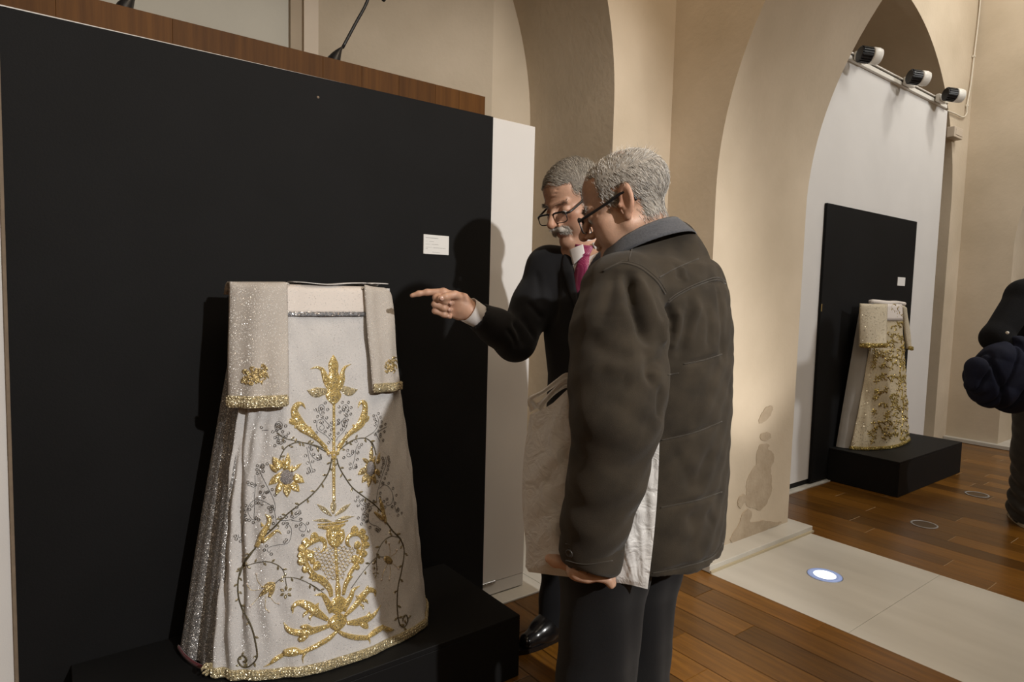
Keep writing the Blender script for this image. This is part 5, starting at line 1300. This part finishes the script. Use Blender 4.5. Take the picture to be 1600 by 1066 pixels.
# hair, moustache, brows, eyes, spectacles
M_h1 = hair_mat('grey_hair', (.05, .04, .03), (.66, .61, .53)); M_h1b = hair_mat('dark_grey_hair', (.04, .034, .03), (.22, .195, .17)); M_h2 = hair_mat('silver_hair', (.07, .06, .05), (.88, .84, .78)); M_mous = hair_mat('moustache_grey', (.28, .25, .22), (.72, .68, .62))
M_cap1 = pmat('scalp_grey', (.17, .145, .12), .8, var=.3, scale=90); M_cap2 = pmat('scalp_silver', (.30, .265, .225), .8, var=.25, scale=90)
def sstep(x, a, b): t = np.clip((x-a)/(b-a), 0, 1); return t*t*(3-2*t)
def hair_zone1(q, n):
    x, y, z = q.T; ax = np.abs(x)
    front = .080-.0*ax                                     # hairline: y limit falls off with height
    w = sstep(z, .060, .075)*sstep(.088-y, 0, .012)        # crown
    side = sstep(.042-y, 0, .012)*sstep(z, -.012, .004)*(ax > .045)
    back = sstep(-.02-y, 0, .02)*sstep(z, -.055, -.035)
    temple = sstep(.060-y, 0, .01)*sstep(z, .030, .045)*(ax > .052)
    w = np.maximum.reduce([w, side, back, temple]); ear = (ax > .074) & (np.abs(z) < .036) & (y > -.045); w[ear] = 0
    return w
def hair_zone2(q, n):
    x, y, z = q.T; ax = np.abs(x)
    crown = sstep(z, .070, .085)*sstep(.070-y, 0, .02)
    bald = np.exp(-((x/.042)**2+((y+.055)/.040)**2))*(z > .06)
    side = sstep(.050-y-.25*np.maximum(0, .03-z), 0, .012)*sstep(z, .012, .026)*(ax > .03)
    side2 = sstep(.038-y, 0, .008)*sstep(z, -.004, .008)*(ax > .05)
    back = sstep(-.028-y, 0, .02)*sstep(z, -.060, -.042)
    w = np.maximum.reduce([crown*(1-.9*bald), side*(1-.9*bald), side2, back]); ear = (ax > .0735) & (np.abs(z-.002) < .036) & (y > -.040) & (y < .012); w[ear] = 0
    return w
def do_hair(P, F, c, R, zone, seed, n, length, matc, mat, parent, capoff, combl, curl=.22, rad=.00045, lk=.5):
    N = normals(P, F); q = (P-V(c))@R; w = zone(q, N); w[np.linalg.norm(q, axis=1) > .17] = 0
    keepf = (w[F] > .72).all(1); idx = np.unique(F[keepf]); mp = -np.ones(len(P), int); mp[idx] = np.arange(len(idx))
    e = np.clip((w[idx]-.7)*3, 0, 1)[:, None]; rs = np.random.RandomState(seed)
    np_mesh('hair_base', P[idx]+N[idx]*(capoff*e+.0008), mp[F[keepf]], matc, parent)
    r, nn, ql, nl = scalp(P, F, c, R, zone, seed, n)
    comb = combl(ql, nl)@np.array(R).T; comb = comb-nn*(comb*nn).sum(1, keepdims=True); comb /= np.maximum(np.linalg.norm(comb, axis=1, keepdims=True), 1e-6)
    return hair('hair', r+nn*.001, (nn, comb+nn*.10), length, mat, parent, rad, 5, curl, seed, 0, lk, .75)
def comb1(q, n):
    x, y, z = q.T; d = np.zeros_like(q); d[:, 1] = np.where(z > .06, -.25, -.55); d[:, 0] = np.where(z > .06, .9, np.sign(x)*.35); d[:, 2] = np.where(z > .06, 0, -1.0); return d
def comb2(q, n):
    x, y, z = q.T; d = np.zeros_like(q); d[:, 1] = np.where(z > .075, -.2, -.55); d[:, 0] = np.where(z > .075, .9, .1*np.sign(x)); d[:, 2] = np.where(z > .075, 0, -.85); return d
do_hair(Pb, Fb, H1, R1, hair_zone1, 11, 8000, .026, M_cap1, M_h1, m1, .003, comb1, .2, .00045, 1.6)
def patch(P, F, c, R, fn, seed, n, length, comb, mat, parent, name, rad=.0005, curl=.25, droop=0):
    r, nn, ql, nl = scalp(P, F, c, R, fn, seed, n); cb = comb(ql)@np.array(R).T
    o = hair(name, r, (nn, cb+nn*.25), length, mat, parent, rad, 4, curl, seed, droop); o.name = name; return o
mous = lambda q, n: ((np.abs(q[:, 0]) < .031) & (q[:, 1] > .07) & (q[:, 2] < -.047-.35*np.maximum(0, np.abs(q[:, 0])-.012)) & (q[:, 2] > -.066-.45*np.maximum(0, np.abs(q[:, 0])-.012))).astype(float)
patch(Pb, Fb, H1, R1, mous, 3, 1100, .011, lambda q: np.stack([np.sign(q[:, 0])*.75, np.full(len(q), .35), np.full(len(q), -.75)], 1), M_mous, m1, 'moustache', .0005, .16)
S = Sdf()
for s in (-1, 1): S.chain([(hl((0, .104, -.0560)), .0062), (hl((s*.014, .102, -.0575)), .0078), (hl((s*.029, .091, -.0665)), .0050)], .008)
Pm_, Fm_ = S.mesh(V(H1)-.2, V(H1)+.2, .002); np_mesh('moustache_base', Pm_, Fm_, pmat('moustache_under', (.40, .36, .32), .8, var=.4, scale=400, stretch=(1, 1, .2)), m1)
brow = lambda q, n: ((np.abs(np.abs(q[:, 0])-.030) < .021) & (q[:, 1] > .06) & (np.abs(q[:, 2]-.0185-.002*(np.abs(q[:, 0])-.03)*50) < .0045)).astype(float)
patch(Pb, Fb, H1, R1, brow, 4, 260, .007, lambda q: np.stack([np.sign(q[:, 0])*.9, np.full(len(q), .2), np.full(len(q), .25)], 1), M_h1b, m1, 'eyebrows', .0004)
M_eye = pmat('eye_white', (.55, .5, .46), .15); M_iris = pmat('iris', (.03, .018, .01), .1)
def eyes(c, R, parent):
    for s in (-1, 1):
        p = V(c)+R@V((s*.032, .0785, -.0075)); d = R@V((s*-.02, 1, -.5))
        keep(lathe('eye', [(.0001, .0122), (.003, .0118), (.0062, .0104), (.0096, .0074), (.0118, .003), (.012, 0), (.009, -.008)], look(p, d), M_eye, None, 16), parent)
        keep(lathe('iris', [(.0001, .0129), (.0035, .0124), (.0052, .0113), (.0054, .0106)], look(p, d), M_iris, None, 14), parent)
eyes(H1, R1, m1); glasses(H1, R1, m1, M_frame_b, M_glass, -.014, .0285, .0158)

# ------------------------------------------------------------------ older man in the brown-grey coat
m2 = tag(empty('person', (1.13, 1.10, 0)), 'older man with silver hair in brown-grey quilted coat holding a white plastic bag', 'person', 'men looking at the vestment')
H2 = at(977, 321, 1.535); R2 = rot_frame((-.55, .835, 0), math.radians(20), math.radians(4))
hl2 = lambda p: tuple(V(H2)+R2@V(p))
fT, lT = Vector((-.281, .959, 0)), Vector((-.959, -.281, 0))
nb2 = P3(1014, 384, 1.565)
S = Sdf(); head_ops(S, H2, R2, {'jowl': .023, 'nose': 1.05, 'ear': 1.2, 'crown': .079})
S.u(s_cone(hl2((0, -.028, -.045)), nb2, .054, .052), .03); S.u(s_cone(hl2((0, .03, -.10)), off(nb2, fT, .05), .028, .05), .03)
s2L, s2R = P3(968, 446, 1.41), P3(1082, 440, 1.76); el2, wr2_ = P3(966, 655, 1.295), P3(922, 866, 1.345)
S.chain([(nb2, .055), (P3(1030, 440, 1.59), .07), (P3(1028, 560, 1.60), .115), (P3(1010, 820, 1.60), .115)], .05); S.chain([(s2L, .05), (P3(1030, 440, 1.59), .055), (s2R, .05)], .05)
S.chain([(s2L, .048), (el2, .038), (wr2_, .028)], .02)
el3, wr3 = P3(1075, 640, 1.80), P3(1035, 760, 1.86); S.chain([(s2R, .048), (el3, .038), (wr3, .028)], .02); S.u(s_ell(P3(1025, 800, 1.86), (.03, .03, .07)), .02)
# left hand: palm below the cuff, fingers closing under the bag, thumb forward
S.u(s_cone(wr2_, P3(917, 889, 1.350), .028, .027), .015)
for k, (dd, r, l) in enumerate(((1.325, .0098, 0), (1.343, .0105, 3), (1.362, .0108, 4), (1.380, .0102, 2))):
    S.chain([(P3(903, 893, dd), .0135), (P3(917+l, 901, dd+.002), .0118), (P3(936+l, 901, dd+.004), r), (P3(951+l*.5, 902+1.5*(3-k), dd+.005), r*.95), (P3(955+l*.4, 910+1.5*(3-k), dd+.006), r*.82)], .007)
S.u(s_cone(P3(900, 890, 1.33), P3(903, 891, 1.378), .019, .019), .02)
S.chain([(P3(903, 881, 1.365), .017), (P3(885, 879, 1.375), .0145), (P3(868, 877, 1.378), .0125), (P3(858, 873, 1.378), .0098)], .008)
hp2 = [Vector(P3(945, 880, 1.52)), Vector(P3(1005, 880, 1.66))]
legs2 = []
for h_, sx in zip(hp2, (0, 1)):
    ftp = Vector((h_.x, h_.y, 0))-fT*.02+lT*(.02 if sx == 0 else -.02); kn = h_.lerp(ftp, .46)+fT*.02; legs2.append((h_, kn, ftp))
    S.chain([(tuple(h_), .08), (tuple(kn), .052), (tuple(ftp+Vector((0, 0, .10))), .036), (tuple(ftp+fT*.12+Vector((0, 0, .035))), .022)], .03)
Pb2, Fb2 = S.mesh((.55, .5, 0), (1.75, 1.75, 1.75), .0029)
body2 = np_mesh('body', Pb2, Fb2, M_skin, m2, skin_cols(Pb2, H2, R2, (.56, .34, .235), (.40, .17, .14)))
do_hair(Pb2, Fb2, H2, R2, hair_zone2, 21, 9000, .0135, M_cap2, M_h2, m2, .0012, comb2, .18, .00045)
fuzz = lambda q, n: ((q[:, 2] > .075) & (q[:, 1] < .06)).astype(float)
patch(Pb2, Fb2, H2, R2, fuzz, 8, 160, .020, lambda q: np.stack([np.full(len(q), .8), np.full(len(q), -.3), np.full(len(q), .45)], 1), M_h2, m2, 'loose_hair', .0003, .4)
patch(Pb2, Fb2, H2, R2, brow, 4, 300, .009, lambda q: np.stack([np.sign(q[:, 0])*.9, np.full(len(q), .2), np.full(len(q), .25)], 1), M_h2, m2, 'eyebrows', .0004)
eyes(H2, R2, m2); glasses(H2, R2, m2, M_frame_b, M_glass, -.008, .0275, .0185)

# coat
S = Sdf()
def sec2(px, py, d, a, b_): q = at(px, py, d); return (q.z, q.x, q.y, a, b_)
S.u(s_stack([sec2(1035, 418, 1.60, .165, .130), sec2(1030, 452, 1.60, .196, .158), sec2(1028, 500, 1.60, .200, .172), sec2(1028, 560, 1.60, .198, .174), sec2(1026, 650, 1.60, .196, .172), sec2(1024, 740, 1.60, .198, .168), sec2(1022, 815, 1.60, .200, .164), sec2(1021, 850, 1.60, .196, .158)], tuple(lT), tuple(fT), n=2.25), .03)
S.chain([(off(s2L, (0, 0, -1), .02), .078), (P3(1030, 428, 1.595), .082), (off(s2R, (0, 0, -1), .02), .078)], .07)
S.u(s_cone(P3(1046, 392, 1.565), P3(1012, 408, 1.56), .072, .068), .06)
S.chain([(off(s2L, (0, 0, -1), .012), .083), (P3(966, 520, 1.37), .100), (P3(966, 600, 1.325), .100), (P3(963, 655, 1.295), .088), (P3(948, 745, 1.31), .077), (P3(932, 810, 1.325), .068), (P3(920, 855, 1.34), .062)], .025)
S.chain([(off(s2R, (0, 0, -1), .012), .083), (el3, .085), (wr3, .06)], .03)
S.sub(s_cone(off(nb2, (-.2, .3, 1), .05), off(nb2, (-.35, .5, 1), .14), .062, .080), .012)
S.sub(s_cone(P3(919, 862, 1.34), P3(914, 900, 1.35), .050, .050), .004)
Pc, Fc = S.mesh((.55, .5, .4), (1.8, 1.8, 1.62), .0042)
q5 = lambda L: [(900+u/3.554, 320+v/3.554) for u, v in L]
q6 = lambda L: [(900+u/3.23, 600+v/3.23) for u, v in L]
bc = np_bvh(Pc, Fc)
folds_c = [(q5([(292, 360), (300, 440), (330, 560), (372, 680), (415, 790)]), .014, .026), (q5([(330, 380), (380, 480), (430, 600), (470, 700)]), .014, -.010), (q5([(215, 360), (205, 450), (165, 560), (130, 680)]), .016, .008), (q5([(250, 380), (255, 480), (250, 620)]), .016, -.006),
    (q5([(512, 545), (522, 610), (540, 670), (515, 770)]), .012, .016), (q5([(545, 560), (560, 640), (555, 740), (530, 860)]), .014, -.012), (q5([(500, 600), (480, 700), (488, 790)]), .012, -.010),
    (q5([(500, 830), (440, 880), (410, 930), (440, 1010)]), .012, .010), (q5([(380, 780), (410, 860), (420, 960), (450, 1050)]), .014, .007), (q5([(640, 470), (625, 600), (590, 740), (560, 900)]), .014, .007), (q5([(690, 520), (660, 650), (610, 800)]), .012, -.006),
    (q5([(735, 560), (742, 680), (740, 820)]), .012, .005), (q5([(780, 430), (805, 560), (815, 760), (820, 900)]), .012, .006), (q5([(560, 330), (575, 420)]), .010, .004), (q5([(590, 340), (610, 430)]), .010, -.004),
    (q5([(60, 700), (120, 780), (220, 830), (320, 830)]), .02, .005), (q5([(100, 900), (200, 960), (320, 980)]), .02, .005), (q6([(120, 40), (230, 120), (340, 190), (400, 210)]), .018, .004),
    (q6([(430, 0), (425, 120), (420, 180)]), .010, .008), (q6([(480, 320), (560, 460), (600, 560)]), .016, .005), (q6([(690, 330), (640, 440), (620, 560)]), .014, .004), (q6([(560, 640), (600, 740), (560, 860)]), .016, .005), (q6([(660, 640), (700, 720)]), .012, .004),
    (q6([(430, 285), (600, 245), (735, 190)]), .006, .0045), (q6([(425, 625), (600, 590), (735, 545)]), .006, .0045), (q5([(595, 885), (700, 865), (810, 830)]), .006, .0045), (q6([(380, 960), (520, 932), (680, 882), (745, 800)]), .006, .005), (q5([(510, 545), (640, 465), (740, 425), (830, 440)]), .006, .004)]
Pc = crease(Pc, Fc, bc, folds_c)
Nn = normals(Pc, Fc); nz = .0016*np.sin(Pc[:, 0]*47+Pc[:, 2]*23)*np.sin(Pc[:, 2]*61+Pc[:, 1]*37)+.0012*np.sin(Pc[:, 0]*90-Pc[:, 2]*77+Pc[:, 1]*60)
Pc = Pc+Nn*nz[:, None]
coat = np_mesh('coat', Pc, Fc, M_coat, m2); bc = np_bvh(Pc, Fc)
def seam(L, w=1.7, h=.0022, mat=M_coat2):
    s_ = Stitcher(bc); s_.stroke(L, w, h=h); s_.done('seam', mat, coat)
arm = [(150, 372), (215, 340), (262, 325), (340, 345), (400, 385), (450, 432), (492, 495)]
seam(q5(arm), 3.4, .003); seam(q5([(u+10, v-12) for u, v in arm]), 1.3)
for L in ([(510, 545), (560, 508), (640, 465), (740, 425), (790, 418), (830, 440)], [(512, 530), (560, 494), (640, 452), (740, 412), (790, 404), (828, 424)], [(460, 405), (560, 350), (680, 300)], [(292, 312), (318, 228), (345, 192)], [(595, 885), (700, 865), (810, 830)], [(508, 945), (572, 935)]): seam(q5(L))
for L in ([(430, 285), (600, 245), (735, 190)], [(425, 625), (600, 590), (735, 545)], [(385, 955), (520, 930), (680, 880), (742, 805)]): seam(q6(L))
# stand collar of grey knit
NC = Vector(P3(1012, 376, 1.545)); bk = Vector(P3(1060, 356, 1.51)); frn = Vector(P3(954, 408, 1.585)); ax = (bk-frn)/2; NC = (bk+frn)/2; la = lT*.080; nrm = la.cross(ax).normalized()
if nrm.z < 0: nrm = -nrm
def col_fn(u, v):
    a = 2*PI*u; e = NC+ax*math.cos(a)*(1+.10*v)+la*math.sin(a)*(1+.08*v); w_ = .032+.008*math.cos(a)
    # outer face folds over the stand and down
    if v < .5: t = v/.5; return e*1.0+nrm*(w_*(t)-.016)+(e-NC)*(-.05*t)
    t = (v-.5)/.5; return e+nrm*(w_*(1-t*1.25)-.014)+(e-NC).normalized()*(.007+.014*t)-(e-NC)*.05*(1-t)
cl = grid_mesh('collar', col_fn, 64, 13, M_knit, coat, .003, True); cl['label'] = 'grey knitted stand collar'
# turned cuff with button
a = Vector(P3(928, 832, 1.332)); c_ = Vector(P3(920, 876, 1.346)); L_ = (c_-a).length
def cf(u, v):
    t = 2*PI*u; d_ = (c_-a).normalized(); X = RT-d_*RT.dot(d_); X.normalize(); Y = d_.cross(X)
    tilt = .018*math.cos(t); r = .066+.003*math.sin(v*PI)+.002*math.sin(t*5)
    if v > .8: r -= (v-.8)*.05
    return a+d_*(L_*min(v, .9)*1.1-tilt*0+.004*math.sin(t*3))+X*(r*math.cos(t))+Y*(r*.95*math.sin(t))+d_*(.012*math.cos(t))
cfo = grid_mesh('cuff', cf, 48, 14, M_coat, None, .004, True); keep(cfo, m2)
bcf = bvh_of(cfo)
s_ = Stitcher(bcf); s_.stroke([(884, 876), (915, 882), (957, 876)], 1.6, h=.002); s_.stroke([(884, 850), (920, 856), (959, 848)], 1.6, h=.002); s_.done('seam', M_coat2, cfo, None, 'stuff')
h_ = hit(bcf, 890, 865)
if h_: 
    bt = lathe('button', [(.0085, 0), (.009, .002), (.0075, .004), (.006, .003), (.0002, .003)], look(h_[0], h_[1]), pmat('coat_button', (.03, .025, .02), .35), None, 16); bt.parent = cfo
S = Sdf()
for (h_, kn, ftp), rr in zip(legs2, (.100, .088)): S.chain([(tuple(h_+Vector((0, 0, .15))), rr+.012), (tuple(h_), rr+.006), (tuple(kn), rr-.008), (tuple(ftp+Vector((0, 0, .07))), rr-.014)], .025)
Pt, Ft = S.mesh((.5, .4, 0), (1.8, 1.8, .95), .005)
NT = normals(Pt, Ft); Pt = Pt+NT*(.003*np.sin(Pt[:, 0]*70+Pt[:, 2]*9)+.002*np.sin(Pt[:, 2]*33+Pt[:, 1]*40))[:, None]
tr2 = np_mesh('trousers', Pt, Ft, M_trou, m2)
for h_, kn, ftp in legs2: shoe(m2, ftp-fT*.06, tuple(fT), .28)

# ------------------------------------------------------------------ plastic bag under his arm
m, nt, b = newmat('white_plastic_film'); N = nt.nodes; L = nt.links
b.inputs['Base Color'].default_value = (.90, .88, .86, 1); b.inputs['Roughness'].default_value = .32; b.inputs['Specular IOR Level'].default_value = .4
tl = N.new('ShaderNodeBsdfTranslucent'); tl.inputs[0].default_value = (.78, .74, .68, 1); tp = N.new('ShaderNodeBsdfTransparent'); tp.inputs[0].default_value = (.95, .93, .9, 1)
m1x = N.new('ShaderNodeMixShader'); m1x.inputs[0].default_value = .3; L.new(b.outputs[0], m1x.inputs[1]); L.new(tl.outputs[0], m1x.inputs[2])
m2x = N.new('ShaderNodeMixShader'); m2x.inputs[0].default_value = .06; L.new(m1x.outputs[0], m2x.inputs[1]); L.new(tp.outputs[0], m2x.inputs[2]); L.new(m2x.outputs[0], N['Material Output'].inputs['Surface'])
tcx = N.new('ShaderNodeTexCoord'); nx = N.new('ShaderNodeTexNoise'); nx.inputs['Scale'].default_value = 26; nx.inputs['Detail'].default_value = 6; nx.inputs['Distortion'].default_value = 1.5; L.new(tcx.outputs['Object'], nx.inputs['Vector'])
bpx = N.new('ShaderNodeBump'); bpx.inputs['Strength'].default_value = .8; bpx.inputs['Distance'].default_value = .010; L.new(nx.outputs[0], bpx.inputs['Height']); L.new(bpx.outputs[0], b.inputs['Normal']); L.new(bpx.outputs[0], tl.inputs['Normal'])
M_film = m
topc = np.array([(0, 828, 648), (.10, 846, 641), (.2, 864, 630), (.30, 886, 609), (.36, 897, 600), (.6, 960, 625), (.86, 1014, 662), (1, 1031, 668)], float)
botc = np.array([(0, 821, 886), (.04, 826, 894), (.25, 872, 900), (.5, 930, 906), (.8, 985, 914), (1, 1012, 921)], float)
def bagfn(side):
    def fn(u, v):
        xt, yt = np.interp(u, topc[:, 0], topc[:, 1]), np.interp(u, topc[:, 0], topc[:, 2]); xb, yb = np.interp(u, botc[:, 0], botc[:, 1]), np.interp(u, botc[:, 0], botc[:, 2])
        x = xt+(xb-xt)*v; y = yt+(yb-yt)*v
        if u < .3: x -= (1-u/.3)*9*math.sin(PI*min(1, v*1.15))
        if u > .8: x += (u-.8)/.2*4*math.sin(PI*v)
        d = float(np.interp(u, [0, .3, .45, .7, 1], [1.475, 1.425, 1.412, 1.402, 1.385]))
        prof = max(0, 1-abs(2*u-1)**4)*(.25+.75*min(1, v*3))*max(0, min(1, (1-v)*9))**.5
        th = (.020 if u < .42 else .020-.010*min(1, (u-.42)/.2))*prof
        cr = .005*math.sin(u*21+v*7+2*math.sin(v*5))*prof+.0035*math.sin(u*47-v*13+side)*prof+.003*math.sin(v*31+u*19)*prof+.004*abs(math.sin(u*13+v*4+side*2))*prof*(1-v*.4)
        fan = .006*math.sin((u-.3)*60/(v+.35))*max(0, 1-v*2.2)*prof if u < .5 else .006*math.sin((u-1)*50/(1.25-v))*max(0, v-.45)*prof
        return at(x, y, d-side*th-(cr+fan*.35)*side*.9)
    return fn
bag = tag(empty('plastic_bag', at(930, 910, 1.40)), 'white translucent plastic carrier bag clamped under the older man\'s arm', 'bag')
keep(grid_mesh('near_sheet', bagfn(1), 110, 80, M_film, None), bag); keep(grid_mesh('far_sheet', bagfn(-1), 80, 60, M_film, None), bag)
def ribbon(name, L, W, d0, d1):
    A = cat([(x, y, w) for (x, y), w in zip(L, W)], 26); n = len(A)
    def fn(u, v):
        i = int(round(u*(n-1))); x, y, w = A[i]; t = A[min(i+1, n-1)]-A[max(i-1, 0)]; l = math.hypot(t[0], t[1]); d = d0+(d1-d0)*u
        k = (v-.5)*w; return at(x-t[1]/l*k, y+t[0]/l*k, d+.004*math.sin(v*9+u*5))
    return keep(grid_mesh(name, fn, n, 7, M_film, None), bag)
ribbon('handle', [(836, 640), (829, 624), (848, 613), (872, 596), (888, 588), (899, 600)], [18, 9, 7, 9, 12, 16], 1.452, 1.405)
ribbon('handle', [(840, 638), (850, 628), (866, 612), (884, 600), (898, 604)], [16, 9, 9, 13, 18], 1.478, 1.425)

# ------------------------------------------------------------------ visitor at the right edge
m3 = tag(empty('person', (4.55, 1.0, 0)), 'visitor in dark sweater and grey jeans at the right edge, back turned and bending', 'person')
D3 = 3.50
hd3 = at(1672, 398, D3-.1); Rh3 = rot_frame((.75, .55, 0), math.radians(45))
pl3 = P3(1622, 590, D3); chs = P3(1630, 480, D3-.03); shA = P3(1600, 462, D3-.16); shB = P3(1668, 462, D3+.14)
elA = P3(1556, 528, D3-.22); wrA = P3(1592, 560, D3-.30)
def figure3(S, k=0.0, skin=True):
    S.chain([(pl3, .125+k), (P3(1626, 540, D3-.02), .12+k), (chs, .125+k)], .05); S.chain([(shA, .06+k), (P3(1636, 452, D3-.02), .08+k), (shB, .06+k)], .05)
    S.chain([(shA, .055+k), (elA, .045+k), (wrA, .032+k*.8)], .03); S.chain([(shB, .055+k), (P3(1705, 545, D3+.1), .045+k), (P3(1700, 600, D3), .032+k*.8)], .03)
ank = [Vector((4.505, 1.045, 0)), Vector((4.80, .86, 0))]
S = Sdf(); head_ops(S, hd3, Rh3); S.u(s_cone(tuple(V(hd3)+Rh3@V((0, -.02, -.05))), P3(1640, 440, D3-.03), .055, .06), .03)
figure3(S); S.u(s_ell(P3(1596, 572, D3-.31), (.035, .035, .05)), .02); S.u(s_ell(P3(1700, 625, D3-.02), (.03, .03, .07)), .02)
for i, a_ in enumerate(ank): S.chain([(tuple(Vector(pl3)+Vector((0, 0, -.04))), .10), (tuple(Vector(pl3).lerp(a_, .5)), .055), (tuple(a_+Vector((0, 0, .1))), .036)], .03)
P_, F_2 = S.mesh((3.6, .3, 0), (5.6, 1.7, 1.75), .008); np_mesh('body', P_, F_2, M_skin, m3, skin_cols(P_, hd3, Rh3, (.45, .26, .18), (.34, .12, .10)))
M_sweat = cloth('dark_sweater', (.0045, .0045, .0055), .95, .2, 30, 300, .5, 0); M_jean = cloth('grey_jeans', (.030, .028, .026), .85, .3, 26, 300, .4); M_blue = cloth('navy_padded', (.0035, .005, .017), .85, .25, 12, 60, .3, 0)
S = Sdf(); figure3(S, .022); P_, F_2 = S.mesh((3.6, .3, .6), (5.6, 1.7, 1.75), .007); np_mesh('sweater', P_, F_2, M_sweat, m3)
S = Sdf(); S.chain([(P3(1622, 575, D3), .135), (tuple(Vector(pl3)+Vector((0, 0, -.05))), .135)], .05)
for a_ in ank: S.chain([(tuple(Vector(pl3)+Vector((0, 0, -.06))), .11), (tuple(Vector(pl3).lerp(a_, .5)), .085), (tuple(a_+Vector((0, 0, .12))), .078), (tuple(a_+Vector((0, 0, .075))), .074)], .04)
P_, F_2 = S.mesh((3.6, .3, 0), (5.6, 1.7, 1.1), .006); z = P_[:, 2]; P_ = P_+normals(P_, F_2)*((.007*np.sin(z*75+6*np.sin(P_[:, 0]*9+P_[:, 1]*7))*np.clip((.45-z)*4, .15, 1)))[:, None]; np_mesh('jeans', P_, F_2, M_jean, m3)
M_sole = pmat('pale_sole', (.55, .48, .36), .7)
for a_ in ank: shoe(m3, a_+Vector((-.05, -.03, 0)), (.85, .5, 0), .27, M_plastic_b, M_sole)
M_h3 = pmat('short_dark_hair', (.02, .015, .012), .8)
S = Sdf(); S.u(in_frame(s_ell((0, -.022, .050), (.080, .102, .090)), hd3, Rh3)); S.sub(in_frame(s_box((0, .1, -.04), (.2, .09, .09), .01, np.eye(3)), hd3, Rh3)); P_, F_2 = S.mesh(V(hd3)-.2, V(hd3)+.2, .007); np_mesh('hair', P_, F_2, M_h3, m3)
bt3 = lathe('button', [(.008, 0), (.008, .003), (.0002, .004)], look(at(1574, 520, D3-.335), -ray(1574, 520)), M_plastic_w, None, 12); keep(bt3, m3); bt3['label'] = 'small white button at the sleeve'
# folded padded jacket hanging over the visitor's arm
S = Sdf()
S.chain([(P3(1590, 545, D3-.30), .06), (P3(1566, 566, D3-.30), .085), (P3(1545, 590, D3-.28), .095), (P3(1552, 606, D3-.27), .105)], .05)
S.chain([(P3(1592, 560, D3-.26), .075), (P3(1588, 600, D3-.26), .11), (P3(1580, 622, D3-.24), .075)], .05)
S.chain([(P3(1560, 560, D3-.34), .045), (P3(1530, 575, D3-.33), .05), (P3(1524, 600, D3-.32), .045)], .03)
P_, F_2 = S.mesh((3.4, .3, .5), (5.4, 1.7, 1.5), .006); n_ = normals(P_, F_2)
P_ = P_+n_*(.006*np.abs(np.sin(P_[:, 2]*26+P_[:, 0]*9))-.020*np.exp(-((np.sin(P_[:, 0]*13-P_[:, 1]*9+P_[:, 2]*7+1))/.22)**2)-.014*np.exp(-((np.sin(P_[:, 0]*23-P_[:, 1]*17-P_[:, 2]*9))/.25)**2))[:, None]
jk3 = np_mesh('padded_jacket', P_, F_2, M_blue, None); tag(jk3, 'dark navy padded jacket hanging over the arm of the visitor at the right edge', 'jacket')
